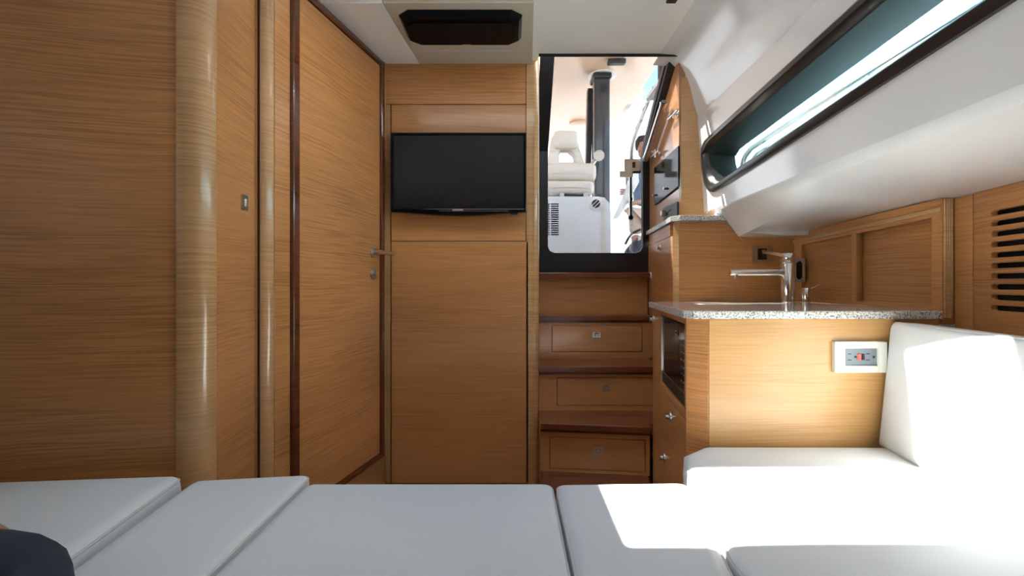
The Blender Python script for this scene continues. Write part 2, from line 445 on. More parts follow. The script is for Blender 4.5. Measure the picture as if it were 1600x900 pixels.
# passage door
d1 = thing('door_1', None, None, (*dp(1.75), FLOOR), kind='structure')
mpd, Ld = vframe(dp(1.462), dp(2.035), 1)
zt, zb = 1.902, .118
link('door_frame', plate(rect(0, Ld, zb, zt), [rect(.034, Ld - .030, zb + .022, zt - .026)], .045, lambda u, v, w: mpd(u, v, w - .012), .006), 'mahog', d1)
leaf = link('door_leaf', plate(rect(.036, Ld - .032, zb + .024, zt - .028), [], .03, lambda u, v, w: mpd(u, v, w - .002), .001), 'oak', d1)
tag(leaf, 'flat oak veneer door leaf inside the dark mahogany frame')
hY = (1.983)
def on_door(px, z, w):
    # point of the door plane whose column is px
    k = (px - CX) / FP; Y = (-.58 - .24 * 2.06) / (k - .24); return Vector((door_x(Y), Y, z)), Vector(mpd(0, 0, -w)) - Vector(mpd(0, 0, 0))
c, n_ = on_door(582, PZ(395, 1.97), .01)
hd = link('door_handle', lathe([(0, 0), (.024, 0), (.024, .007), (.020, .009), (.010, .010), (.010, .045), (0, .045)], c + n_ * .1, n_), 'steel', d1, True)
dT = Vector((.24, 1, 0)).normalized()
link('lever', bevel(tube([c + n_.normalized() * .045 - dT * .012, c + n_.normalized() * .047 + dT * .05, c + n_.normalized() * .045 + dT * .10], [.010, .009, .008]), 0), 'steel', hd, True)
c2_, _ = on_door(582, PZ(428, 1.97), .01)
lk = link('door_lock', lathe([(0, 0), (.024, 0), (.024, .006), (.020, .008), (.008, .009), (.008, .018), (0, .018)], c2_ + n_ * .1, n_), 'steel', d1, True)
# light switch on the panel
sw = thing('light_switch', 'small nickel rocker switch plate on the narrow oak panel between two rounded posts', 'switch', (-.776, 1.30, 1.09))
mps, Ls = vframe((q2.x, q2.y), (-.7815, 1.352), 1)
su = .135; sz = 1.135
link('plate', plate(rrect(su - .015, su + .015, sz - .022, sz + .022, .002), [rect(su - .007, su + .007, sz - .011, sz + .011)], .004, lambda u, v, w: mps(u, v, w - .005), .0008), 'brass', sw)
link('rocker', plate(rect(su - .0065, su + .0065, sz - .0105, sz + .0105), [], .005, lambda u, v, w: mps(u, v, w - .004 - .15 * (v - sz)), .0008), 'white', sw)

# --- ceiling
HX0, HX1, HY0, HY1 = -.555, .42, 1.248, 1.572           # hatch the sun falls through
ce = link('ceiling', plate([(-1.9, -1.8), (.72, -1.8), (.72, 2.0), (.118, 2.0), (.118, 2.06), (-1.9, 2.06)],
     [rrect(HX0, HX1, HY0, HY1, .02)], .035, lambda u, v, w: (u, v, CEIL + w)), 'ceil')
tag(ce, kind='structure')
link('left_headliner_panel', plate([(-.72, 1.61), (-.468, 1.61), (PX(655.5), 2.058), (PX(604), 2.058)], [], .027, lambda u, v, w: (u, v, SOF - .004 + w), .002), 'ceil', ce)
link('ceiling_edge_lip', box(.119, .86, 1.997, 2.003, 1.913, CEIL + .03), 'blackframe', ce)
sofp = [(-.463, 1.61), (.079, 1.61), (PX(832), 2.058), (PX(655.5), 2.058)]
uY0, uY1 = 1.65, 1.865
so = link('trim_1', plate(sofp, [], .03, lambda u, v, w: (u, v, SOF + w - .003), .002), 'soffit'); tag(so, kind='structure')
link('light_slot', box(PX(661, 1.93), PX(798, 1.93), 1.925, 1.945, SOF - .006, SOF + .002, .001), plain('lilac_diffuser', (.55, .50, .52), .4), so)
un = thing('overhead_unit', 'black glossy eight-sided overhead screen on the beige ceiling soffit', 'screen', (-.1, 1.76, SOF))
def octo(x0, x1, y0, y1, c): return [(x0 + c, y0), (x1 - c, y0), (x1, y0 + c * .8), (x1, y1 - c * .8), (x1 - c, y1), (x0 + c, y1), (x0, y1 - c * .8), (x0, y0 + c * .8)]
U0, U1 = -.425, .038
bmu = bmesh.new(); o1 = octo(U0, U1, uY0, uY1, .04); o2 = octo(U0 + .012, U1 - .012, uY0 + .012, uY1 - .008, .036)
ra = [[bmu.verts.new((x, y, z)) for x, y in oo] for oo, z in ((o1, SOF), (o1, SOF - .008), (o2, SOF - .022))]
for a, b in zip(ra, ra[1:]):
    for i in range(8): bmu.faces.new([a[i], a[(i + 1) % 8], b[(i + 1) % 8], b[i]])
bmu.faces.new(ra[0]); bmu.faces.new(ra[-1][::-1])
link('housing', bmu, 'blackunit', un)
link('flap', plate(octo(U0 + .022, U1 - .022, uY0 + .045, uY1 - .014, .03), [], .006, lambda u, v, w: (u, v, SOF - .0275 + w), .0015), 'blackunit', un)
link('name_mark', box(-.205, -.170, 1.846, 1.851, SOF - .0285, SOF - .0272), 'steel', un)
# hatch frame and handle, hatch panes propped clear of the openings
hf = thing('window_4', None, None, ((HX0 + HX1) / 2, (HY0 + HY1) / 2, CEIL), kind='structure')
link('hatch_frame', plate(rrect(HX0 - .03, HX1 + .03, HY0 - .03, HY1 + .03, .04), [rrect(HX0, HX1, HY0, HY1, .02)], .01, lambda u, v, w: (u, v, CEIL - .006 + w)), 'white', hf)
link('hatch_pane', plate(rrect(HX0 - .01, HX1 + .01, HY0 - .01, HY1 + .01, .02), [], .006, lambda u, v, w: (u, v, CEIL + .036 + w)), 'hatchglass', hf)
hl = link('hatch_latch', box(.558, .594, 1.605, 1.626, CEIL - .010, CEIL - .001, .003), 'plast')
tag(hl, 'small black latch on the white headliner at the top edge of the picture', 'latch')

# --- right wall: white moulded hull liner with the long window
rw = thing('wall_right', None, None, (.85, 1.4, 1.2), kind='structure')
ZT, ZB = 1.64, 1.215
wl0, wl1 = .30, 1.955
def wz(Y, top): return (1.503 + .036 * (1.9 - Y)) if top else (1.290 + .058 * (1.9 - Y))
def wallx(Y, z): return hull_x(Y) + (1.30 - z) * .06 + (.012 if z < 1.30 else 0) * 0
def win_outline(ins=0.):
    pts = []; 
    bot, topz = lambda Y: wz(Y, 0) + ins, lambda Y: wz(Y, 1) - ins
    a, b = wl0 + ins, wl1 - ins
    n = 14; ys = [a + .08 + (b - .16 - a - .08) * i / n for i in range(n + 1)]
    pts += [(y, bot(y)) for y in ys]
    # far end: low corner swept, high corner soft
    zb_, zt_ = bot(b - .10), topz(b - .10)
    pts += [(b - .10, zb_ + .001), (b - .06, zb_ + .012), (b - .022, zb_ + .045), (b - .004, zb_ + .10), (b, zb_ + .15), (b - .008, zt_ - .022), (b - .045, zt_ - .004), (b - .10, topz(b - .1))]
    pts += [(y, topz(y)) for y in reversed(ys)]
    zb2, zt2 = bot(a), topz(a)
    pts += [(a + .03, zt2 - .01), (a, zt2 - .05), (a, zb2 + .05), (a + .03, zb2 + .01)]
    return pts
WO = win_outline()
YA, YB = -1.8, 2.10
outer = [(YA, ZB)] + [(YA + (YB - YA) * i / 16, ZB) for i in range(1, 17)] + [(YB - (YB - YA) * i / 16, ZT) for i in range(0, 17)]
def taper(Y): return 0. if Y > .3 else (.3 - Y) * .16
link('liner_side', plate(outer, [WO], .006, lambda u, v, w: (wallx(u, v) - taper(u) + w, u, v)), 'gel', rw, True)
# upper bevel to the ceiling and the lower overhang down to the joinery
ys = [YA + (YB - YA) * i / 26 for i in range(27)]
def loft(secs, mat, name, parent):
    bm = bmesh.new(); R = [[bm.verts.new(p) for p in s] for s in secs]
    for a, b in zip(R, R[1:]):
        for i in range(len(a) - 1): bm.faces.new([a[i], a[i + 1], b[i + 1], b[i]])
    o = link(name, bm, mat, parent, True); return o
def up_sec(Y):
    x = wallx(Y, ZT) - taper(Y)
    pts = [(x + .004, ZT), (x - .012, 1.70), (x - .028, 1.78), (x - .048, 1.855), (x - .075, 1.905), (x - .105, 1.920), (.66 - taper(Y), CEIL - .001)]
    return [(a, Y, b) for a, b in pts]
link_up = loft([up_sec(y) for y in ys], 'gel', 'liner_cove', rw)
def lo_sec(Y):
    x = wallx(Y, ZB) - taper(Y); f = max(0, min(1, (Y - 1.2) / .68))
    kx, kz = x + .012 + f * .028, 1.188 - .012 * f
    k2x, k2z = x + .10 + f * .0, 1.180 - f * .083
    if f < .0: pass
    wx, wz_ = wood_x(Y), wood_z(Y)
    k3x, k3z = (k2x * .4 + wx * .6), wz_ - .004 + (0.012 * (1 - f))
    if Y > 1.80: wx = 1.185; wz_ = 1.095; k3z = 1.093
    pts = [(x, ZB), (x + .003, 1.203), (kx, kz), (k2x, k2z), (k3x, k3z), (wx + .03, wz_)]
    return [(a, Y, b) for a, b in pts]
loft([lo_sec(y) for y in sorted(ys + [1.80, 1.801, 1.879]) if y < 1.885], 'gel', 'liner_overhang', rw)
link('liner_end', plate([(.86, 1.18), (.905, 1.174), (.965, 1.106), (1.20, 1.106), (1.20, 1.3), (.86, 1.3)], [], .02, lambda u, v, w: (u, 1.883 + w, v)), 'gel', rw)

# window: surround, recess and outer glass
w1 = thing('window_1', None, None, (.86, 1.2, 1.3), kind='structure')
def ring_strip(loops, closed=True):
    bm = bmesh.new(); R = [[bm.verts.new(p) for p in lp] for lp in loops]; n = len(R[0])
    for a, b in zip(R, R[1:]):
        for i in range(n): bm.faces.new([a[i], a[(i + 1) % n], b[(i + 1) % n], b[i]])
    return bm
Wout, Win = win_outline(-.012), win_outline(.026)
fx = lambda lp, dx: [(wallx(y, z) + dx, y, z) for y, z in lp]
link('surround', ring_strip([fx(Wout, .004), fx(Wout, -.010), fx(win_outline(-.004), -.016), fx(win_outline(.010), -.016), fx(win_outline(.018), -.008), fx(Win, .010)]), 'winframe', w1, True)
DEP = .105
def glass_loop(ins, dx):
    out = []
    for y, z in win_outline(.026):
        zm = (wz(y, 1) + wz(y, 0)) / 2
        z2 = zm + (z - zm) * (1 - ins) - .012 * (ins / .12); y2 = y - ins * .28 if y > 1.6 else y
        out.append((wallx(y2, z2) + dx, y2, z2))
    return out
link('reveal', ring_strip([fx(Win, .009), glass_loop(.06, DEP * .5), glass_loop(.12, DEP)]), 'reveal', w1, True)
gl_ = glass_loop(.10, DEP)
bm = bmesh.new(); vs = [bm.verts.new(p) for p in gl_]; 
bmesh.ops.triangle_fill(bm, use_beauty=True, edges=[bm.edges.new((vs[i], vs[(i + 1) % len(vs)])) for i in range(len(vs))])
link('pane', bm, 'teal', w1)

# side joinery along the hull: locker with sliding panels, grooved end, louvred panel
def wpt(Y): return (wood_x(Y), Y)
jw = thing('side_locker', 'oak side locker above the worktop with two sliding panels in a frame', 'locker', (1.22, 1.6, .824))
L0, L1 = (1.182, 1.878), (1.253, 1.305)
mpl, Ll = vframe(L0, L1, 1)     # u from aft to forward, w outboard
def zl(u): return 1.107 + (1.150 - 1.107) * u / Ll
def upx(px):                     # u of the locker face seen at column px
    k = (px - CX) / FP; d = Vector(L1) - Vector(L0); t = (k * L0[1] - L0[0]) / (d.x - k * d.y); return t * Ll
ua, ub, uc, ud = upx(1252), upx(1330), upx(1338), upx(1455)
zt_ = lambda u: zl(u) - .052
link('locker_frame', plate([(0, .824), (Ll, .824), (Ll, zl(Ll)), (0, zl(0))],
     [[(ua, .838), (ub, .838), (ub, zt_(ub)), (ua, zt_(ua))], [(uc, .838), (ud, .838), (ud, zt_(ud)), (uc, zt_(uc))]], .014, mpl, .0015), 'oak2', jw)
link('sliding_panel', plate([(ua - .02, .83), (uc, .83), (uc, zt_(uc) + .01), (ua - .02, zt_(ua) + .01)], [], .006, lambda u, v, w: mpl(u, v, w + .016)), 'oak', jw)
link('sliding_panel', plate([(ub, .83), (ud + .02, .83), (ud + .02, zt_(ud) + .01), (ub, zt_(ub) + .01)], [], .006, lambda u, v, w: mpl(u, v, w + .028)), 'oak', jw)
link('locker_back', plate([(0, .824), (Ll, .824), (Ll, zl(Ll)), (0, zl(0))], [], .004, lambda u, v, w: mpl(u, v, w + .040)), 'groove', jw)
link('rail_lip', plate([(0, zl(0) - .040), (Ll, zl(Ll) - .040), (Ll, zl(Ll) - .026), (0, zl(0) - .026)], [], .008, lambda u, v, w: mpl(u, v, w - .007), .002), 'oak_post', jw)
# reeded end facing forward
for k in range(4):
    xk = 1.2535 + k * .0066
    link('reed', tube([(xk + .003, 1.3, .80), (xk + .003, 1.3, 1.147)], .0034, 10), 'oak_post', jw, True)
link('end_board', slab((1.250, 1.3025), (1.30, 1.302), .78, 1.150, .01, 1), 'oak2', jw)
vb = thing('vent_panel', 'oak side panel with ten dark horizontal ventilation slots above the backrest cushion', 'panel', (1.25, 1.1, .5))
V0 = (1.283, 1.300); V1 = (1.276, 1.240); V2 = (1.170, .75)
link('corner_post', slab(V0, V1, .50, 1.150, .02, 1), 'oak2', vb)
mpv, Lv = vframe(V1, V2, 1)
# slots as real openings
slots = []
for k in range(10):
    zc = 1.0845 - k * .0276
    slots.append(rrect(.060, .40, zc - .0068, zc + .0068, .0066, 4))
link('louvred_board', plate(rect(0.001, Lv, .45, 1.150), slots, .014, mpv, .002), 'oak', vb)
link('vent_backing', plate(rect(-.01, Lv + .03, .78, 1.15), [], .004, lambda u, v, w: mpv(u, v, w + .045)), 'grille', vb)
link('forward_board', slab(V2, (.85, -.5), .45, 1.150, .014, 1), 'oak', vb)
link('forward_board', slab((.85, -.5), (.40, -1.8), .45, 1.150, .014, 1), 'oak', vb)

cr = link('ceiling_side', box(.757, 1.5, 2.05, 2.53, CEIL + .01, CEIL + .03), 'ceil'); tag(cr, kind='structure')
# --- enclosing walls out of the picture
wf = link('wall_front', box(-1.9, 1.4, -1.84, -1.8, FLOOR, 2.0), 'oak2'); tag(wf, kind='structure')
wp = link('wall_port', plate([(-1.8, FLOOR), (.92, FLOOR), (.92, 2.0), (-1.8, 2.0)], [rrect(-1.1, .55, 1.22, 1.52, .08)], .04, lambda u, v, w: (-1.86 - w, u, v)), 'gel'); tag(wp, kind='structure')
w3 = link('fill_window', plate(rrect(-1.12, .57, 1.20, 1.54, .08), [], .006, lambda u, v, w: (-1.88 - w, u, v)), 'smoke'); tag(w3, kind='structure')  # unseen port window, added to let in fill daylight

# ------------------------------------------------------------------ companionway: door, coaming, steps
DY = 2.45
d2 = thing('door_2', None, None, (.45, DY, .96), kind='structure')
xl, xr = .197, .715
mpf = lambda u, v, w: (u, DY + w, v)
link('door_frame', plate([(.13, .96), (.760, .96), (.760, 1.625), (xr, 1.625), (xr, 1.10), (xr - .012, 1.078), (xr - .035, 1.068), (xl + .035, 1.068), (xl + .012, 1.078), (xl, 1.10), (xl, 1.625), (.13, 1.625)], [], .03, mpf, .002), 'blackframe', d2)
link('glass_pane', box(xl - .01, xr + .01, DY + .012, DY + .018, 1.05, 1.627), 'glass', d2)
# sloped upper part, leaning forward over the steps
sl0, sl1 = Vector((0, DY, 1.622)), Vector((0, 2.03, 1.984))
sd = (sl1 - sl0); SLn = sd.length; sd.normalize(); sn = Vector((0, sd.z, -sd.y))
mpsl = lambda u, v, w: Vector((u, 0, 0)) + sl0 + sd * v + sn * w
link('sloped_frame', plate([(.13, 0), (xl, 0), (xl, SLn - .012), (xr, SLn - .012), (xr, 0), (.760, 0), (.760, SLn), (.13, SLn)], [], .03, mpsl, .002), 'blackframe', d2)
link('glass_pane', plate(rect(xl - .01, xr + .01, -.006, SLn), [], .006, lambda u, v, w: mpsl(u, v, w + .010)), 'glass', d2)
lt = link('door_latch', plate(rrect(.612, .700, 1.512, 1.578, .008), [rect(.655, .672, 1.53, 1.562)], .006, lambda u, v, w: (u, DY - .012 + w, v), .001), 'brass', d2)
link('latch_tongue', box(.585, .655, DY - .022, DY - .010, 1.478, 1.510, .002), 'brass', lt)
link('latch_box', box(.652, .705, DY - .004, DY + .016, 1.505, 1.575, .003), 'plast', lt)
link('side_filler', box(.735, .762, 2.452, 2.50, FLOOR, 1.65), 'blackframe', d2)
# coaming face beside the door (electrical panel) and its post
cp = thing('wall_side', None, None, (.757, 2.2, 1.18), kind='structure')
mpc, Lc = vframe((.757, 2.03), (.752, DY), -1)
fc = [(0, 1.16), (Lc, 1.16), (Lc, 1.63), (.032, 1.945), (0, 1.945)]
link('side_face', plate(fc, [], .02, mpc), wood('warm_side_veneer', (.47, .22, .09), (.33, .14, .05), rough=.2, coat=.7, contrast=.5, seed=9), cp)
link('coaming_trim', plate([(Lc, 1.600), (Lc, 1.650), (.032, 1.970), (.015, 1.935)], [], .04, lambda u, v, w: mpc(u, v, w - .035), .004), 'blackframe', cp)
link('side_post', plate([(.757, 2.034), (.874, 1.985), (.90, 2.03), (.80, 2.07), (.76, 2.06)], [], .68, lambda u, v, w: (u, v, 1.15 + w), .0), 'oak_post', cp)
link('liner_return', box(.787, .93, 1.978, 2.04, 1.832, 1.94, .006), 'ceil', cp)
link('post_head', box(.758, .786, 2.03, 2.06, 1.83, 1.90, .002), 'oak_edge', cp)
link('post_edge', box(.872, .886, 1.978, 1.992, 1.15, 1.84, .003), 'oak_edge', cp)
# things on the coaming face
ep = thing('switch_panel', 'glossy black electrical panel on the oak face beside the companionway', 'panel', (.75, 2.15, 1.4))
def sp(px, py, off=0.):          # point on the side face seen at (px, py)
    k = (px - CX) / FP; Y = .755 / k; return ((Y - 2.03), PZ(py, Y))
pts4 = [sp(1062, 228), sp(1062, 291), sp(1025, 321), sp(1025, 263)]
link('panel_face', plate(pts4, [], .008, lambda u, v, w: mpc(u, v, w - .009), .001), 'black', ep)
for yy in (.09, .25):
    u0, v0 = sp(1058 - 90 * yy, 285)
    link('toggle', tube([Vector(mpc(.05 + yy, 1.36, -.009)), Vector(mpc(.05 + yy, 1.36, -.022))], .006, 10), 'brass', ep, True)
rc = thing('control_unit', 'small black control unit with a silver knob below the electrical panel', 'controls', (.75, 2.08, 1.22))
pts4 = [sp(1061, 315), sp(1061, 338), sp(1040, 346), sp(1040, 325)]
link('unit_face', plate(pts4, [], .008, lambda u, v, w: mpc(u, v, w - .012), .001), 'plast', rc)
uk, vk = sp(1043, 333)
link('knob', lathe([(0, 0), (.016, 0), (.015, .018), (.013, .020), (0, .020)], Vector(mpc(uk, vk, -.012)), (-1, 0, 0), 20), 'brass', rc, True)
for kk in range(4):
    link('button', tube([Vector(mpc(uk - .03 - .014 * kk, vk + .004, -.012)), Vector(mpc(uk - .03 - .014 * kk, vk + .004, -.017))], .004, 8), 'grey', rc)
for nm, (pa, pb, py), lab in (('chrome_tee', (1042, 1064, 178), 'upper chrome T-shaped bar on the oak face beside the companionway'), ('chrome_tee', (1014, 1036, 240), 'lower chrome T-shaped bar on the oak face beside the companionway')):
    ub_, vb_ = sp((pa + pb) / 2 + 6, py)
    t = thing(nm, lab, 'hook', Vector(mpc(ub_, vb_, 0)), 'chrome bars beside the companionway')  # round base, level arm and short upright crosspiece
    link('tee_base', lathe([(0, 0), (.012, 0), (.012, .004), (.005, .006), (.005, .02), (0, .02)], Vector(mpc(ub_, vb_, 0)), (-1, 0, 0), 16), 'chrome', t, True)
    link('tee_arm', tube([Vector(mpc(ub_ - .05, vb_, -.02)), Vector(mpc(ub_ + .07, vb_, -.02))], .0055, 10), 'chrome', t, True)
    link('tee_bar', tube([Vector(mpc(ub_ - .0, vb_ - .02, -.022)), Vector(mpc(ub_, vb_ + .02, -.022))], .0045, 10), 'chrome', t, True)
gr_ = thing('grab_rail', 'polished steel tube grab rail sloping along the black companionway coaming', 'handrail', (.72, 2.3, 1.6))
ga, gb = P(1037, 160, 2.13), P(1008, 250, 2.42)
bm = tube([gb, gb + (ga - gb) * .5, ga], .0155, 18)
link('rail_tube', bm, 'chrome', gr_, True)
link('rail_collar', tube([ga - (ga - gb).normalized() * .006, ga + (ga - gb).normalized() * .004], .0178, 18), 'chrome', gr_, True)
link('tube_bore', tube([ga + (ga - gb).normalized() * .0035, ga + (ga - gb).normalized() * .0048], .013, 18), 'grille', gr_)
for f in (.15, .85):
    q = gb + (ga - gb) * f; link('rail_bracket', tube([q, (.756, q.y, q.z)], .006, 10), 'chrome', gr_, True)

# steps
st = thing('companion_steps', 'four oak and mahogany companionway steps with drawers in the risers', 'steps', (.4, 2.2, FLOOR))
XL, XR = .1215, .745
def riser(Yl, Yr, z0, z1, xr, mat='oak2'):
    mp_, Ln = vframe((XL, Yl), (xr, Yr), 1)
    return mp_, Ln
steps = [  # z top, back Y, front Y left, front Y right, right end x
    (.739, 2.42, 2.285, 2.285, .722), (.516, 2.305, 2.075, 2.075, .698), (.306, 2.10, 1.905, 1.853, .580)]
lpoly = [(XL + .006, 1.50), (.520, 1.50), (.574, 1.865), (.574, 1.93), (XL + .006, 1.95)]
link('landing_board', plate(lpoly, [], .03, lambda u, v, w: (u, v, .089 - w), .003), 'mahog_h', st)
link('landing_riser', plate([(a + .004 if i == 0 else a - .004, b + .005) for i, (a, b) in enumerate(lpoly[:2])] + lpoly[2:], [], .078, lambda u, v, w: (u, v, .058 - w)), 'oak2', st)
link('stringer', box(XL + .001, XL + .012, 1.96, 2.44, FLOOR, .29), 'oak2', st)
wa = link('wall_aft', box(-1.0, 1.5, 2.505, 2.53, FLOOR, .925), 'groove'); tag(wa, kind='structure')
wa2 = link('wall_locker', plate([(.80, .9), (1.5, .9), (1.5, 1.98), (.80, 1.98)], [], .02, lambda u, v, w: (u, 2.49 + w, v)), 'gel'); tag(wa2, kind='structure')
link('door_sill', box(XL, .730, 2.36, 2.50, .927, .958, .004), 'mahog_h', st)
for z, yb, yl, yr, xr_ in steps:
    pl = [(XL, yl), (xr_, yr), (xr_, 1.885), (.680, 1.912), (.690, yb), (XL, yb)] if z < .4 else [(XL, yl), (xr_, yr), (xr_, yb), (XL, yb)]
    link('tread', plate(pl, [], .026, lambda u, v, w, z=z: (u, v, z - w), .004), 'mahog_h', st)
    mpn, Ln = vframe((XL, yl + .012), (xr_, yr + .012), 1)
    link('nosing', plate(rect(0, Ln, z - .040, z - .026), [], .016, mpn, .001), 'mahog', st)
def dpanel(Yl, Yr, z0, z1, xr_, px0, px1, z2, z3, lat, lm='brass'):
    mp_, Ln = vframe((XL, Yl), (xr_, Yr), 1)
    if px0 is None:
        link('riser', plate(rect(0, Ln, z0, z1), [], .016, mp_), 'oak2', st); return
    u0, u1 = (PX(px0, Yl) - XL), (PX(px1, Yr) - XL)
    link('riser', plate(rect(0, Ln, z0, z1), [rect(u0, u1, z2, z3)], .016, mp_), 'oak2', st)
    dr = link('drawer', plate(rect(u0 + .003, u1 - .003, z2 + .003, z3 - .003), [], .016, lambda u, v, w: mp_(u, v, w + .0005), .0008), 'oak2', st)
    link('riser_back', plate(rect(0, Ln, z0, z1), [], .004, lambda u, v, w: mp_(u, v, w + .018)), 'groove', st)
    ul = PX(lat[0], Yl) - XL; vl = PZ(lat[1], Yl + (Yr - Yl) * ul / Ln)
    la = link('drawer_latch', plate(rrect(ul - .020, ul + .020, vl - .015, vl + .015, .002), [rect(ul - .011, ul + .014, vl - .009, vl + .009)], .004, lambda u, v, w: mp_(u, v, w - .003), .0006), lm, dr)
    link('latch_paddle', plate([(ul - .008, vl - .006), (ul + .012, vl - .006), (ul + .010, vl + .002), (ul + .002, vl + .006), (ul - .006, vl + .001)], [], .003, lambda u, v, w: mp_(u, v, w - .002), .0004), lm, la)
dpanel(2.415, 2.415, .739, .927, .73, None, 0, 0, 0, 0)
dpanel(2.300, 2.300, .516, .713, .722, 862, 1004, PZ(550, 2.3), PZ(508.5, 2.3), (932, 523), 'chrome')
dpanel(2.095, 2.095, .306, .490, .698, 870, 1030, PZ(634, 2.095), PZ(589.5, 2.095), (946.5, 605), 'steel')
dpanel(1.935, 1.885, .09, .280, .580, 858.5, 1010, PZ(732, 1.93), PZ(682, 1.93), (933, 704), 'steel')

# ------------------------------------------------------------------ tall unit aft of the worktop
tu = thing('tall_cabinet', 'tall oak cabinet behind the tap with a drawer on its face and cut-back top corner', 'cabinet', (.9, 2.1, FLOOR))
TY = 1.885
mpt = lambda u, v, w: (u, TY + w, v)
link('front_panel', plate([(.704, FLOOR + .01), (1.19, FLOOR + .01), (1.19, 1.103), (.960, 1.103), (.892, 1.160), (.704, 1.160)], [], .018, mpt, .0012), 'oak', tu)
link('corner_edge', plate([(.892 - .0, 1.160), (.897, 1.161), (.982, 1.086), (.972, 1.078)], [], .012, lambda u, v, w: (u, TY - .004 + w, v), .001), 'oak_edge', tu)
link('chamfer_strip', slab((.684, 1.905), (.704, TY), FLOOR + .01, 1.160, .012, 1), 'oak_post', tu)
F0, F1 = (.742, 2.44), (.684, 1.905)
mpF, LF = vframe(F0, F1, 1)
link('side_panel', plate(rect(.001, LF - .001, FLOOR + .01, 1.103), [], .016, mpF, .001), 'oak', tu)
dr = link('drawer', plate(rect(.030, LF - .05, 1.106, 1.158), [], .016, mpF, .001), 'oak', tu)
link('top_strip', plate(rect(.001, LF - .048, 1.140, 1.160), [], .016, lambda u, v, w: mpF(u, v, w + .002), .001), 'oak_edge', tu)
def fu(px): 
    k = (px - CX) / FP; a, b = Vector(F0), Vector(F1); d = b - a; t = (k * a.y - a.x) / (d.x - k * d.y); return t * LF, a.y + d.y * t
u_, y_ = fu(1032); kz = PZ(387, y_)
link('latch', lathe([(0, 0), (.015, 0), (.014, .004), (.008, .006), (.008, .012), (.011, .016), (0, .018)], Vector(mpF(u_, kz, 0)), Vector(mpF(0, 0, -1)) - Vector(mpF(0, 0, 0)), 20), 'brass', tu, True)
gl2 = link('granite_ledge', plate([(.672, 1.900), (.700, 1.868), (.905, 1.868), (.880, 1.978), (.758, 2.028), (.75, 2.44), (.730, 2.44)], [], .022, lambda u, v, w: (u, v, 1.185 - w), .002), 'granite')
tag(gl2, 'small speckled granite ledge on top of the tall cabinet below the oak post', 'worktop')

# ------------------------------------------------------------------ galley cabinet and worktop
gc = thing('galley_cabinet', 'low oak galley cabinet with a chamfered corner under the granite worktop', 'cabinet', (.9, 1.5, FLOOR))
C0, C1, C2, C3 = (.588, 1.872), (.5025, 1.292), (.548, 1.248), (1.19, 1.248)
link('front_panel', slab(C2, C3, FLOOR, .802, .018, 1, r=.001), wood('oak_front', (.52, .285, .100), (.36, .17, .052), rough=.42, coat=.2, contrast=.8, seed=4.4), gc)
link('chamfer_panel', slab(C1, C2, FLOOR, .802, .018, 1), 'oak', gc)
mpg, Lg = vframe(C0, C1, 1)
def gu(Y): return (C0[1] - Y) / (C0[1] - C1[1]) * Lg
link('face_frame', plate(rect(gu(1.708), Lg - .001, .504, .802), [rrect(gu(1.690), gu(1.315), .530, .782, .004)], .018, mpg, .0012), 'oak2', gc)
dl = link('door', slab(C0, tuple(Vector(C0) + (Vector(C1) - Vector(C0)) * ((1.872 - 1.710) / .58)), FLOOR + .05, .802, .018, 1), 'oak2', gc)
link('drawer', plate(rect(gu(1.708), Lg - .001, .335, .502), [], .018, mpg, .0012), 'oak2', gc)
link('drawer', plate(rect(gu(1.708), Lg - .001, FLOOR + .02, .333), [], .018, mpg, .0012), 'oak2', gc)
link('carcass', plate([(C0[0] + .02, C0[1] - .003), (C1[0] + .024, C1[1] + .0), (C2[0] + .01, C2[1] + .024), (1.18, 1.275), (1.18, 1.87)], [], .41, lambda u, v, w: (u, v, .09 + w)), 'groove', gc)
ndir = Vector(mpg(0, 0, -1)) - Vector(mpg(0, 0, 0))
for Yk, zk in ((1.845, .752), (1.51, .449), (1.618, .27)):
    link('latch', lathe([(0, 0), (.017, 0), (.016, .004), (.008, .006), (.007, .014), (.010, .018), (0, .019)], Vector(mpg(gu(Yk), zk, 0)), ndir, 20), 'brass', gc, True)
ct = link('worktop', plate([(.570, 1.868), (.486, 1.272), (.502, 1.238), (1.190, 1.238), (1.248, 1.312), (1.182, 1.876), (.590, 1.876)], [], .022, lambda u, v, w: (u, v, .824 - w), .003), 'granite')
tag(ct, 'grey speckled granite galley worktop with a chamfered corner, under the tap', 'worktop')
mw_ = thing('microwave_oven', 'built-in black glass microwave oven in the side of the galley cabinet', 'microwave', (.55, 1.5, .53))
m0, m1 = gu(1.688), gu(1.317)
link('oven_body', plate(rect(m0, m1, .531, .781), [], .25, lambda u, v, w: mpg(u, v, w + .012)), 'plast', mw_)
link('glass_door', plate(rect(m0 + .006, m1 - .095, .575, .776), [], .008, lambda u, v, w: mpg(u, v, w + .004), .001), 'black', mw_)
link('control_panel', plate(rect(m1 - .093, m1 - .003, .575, .776), [], .008, lambda u, v, w: mpg(u, v, w + .004), .001), 'black', mw_)
link('lower_grille', plate(rect(m0 + .006, m1 - .003, .534, .573), [], .008, lambda u, v, w: mpg(u, v, w + .005), .001), 'plast', mw_)
link('door_trim', plate(rect(m0 + .002, m0 + .010, .575, .776), [], .008, lambda u, v, w: mpg(u, v, w - .001), .001), 'steel', mw_)
link('trim_line', plate(rect(m0 + .006, m1 - .003, .573, .5752), [], .004, lambda u, v, w: mpg(u, v, w + .002)), 'steel', mw_)
for i in range(6):
    for j in range(2):
        link('key', plate(rect(m1 - .060 + .026 * j, m1 - .048 + .026 * j, .60 + .022 * i, .605 + .022 * i), [], .001, lambda u, v, w: mpg(u, v, w + .0035)), 'grey', mw_)
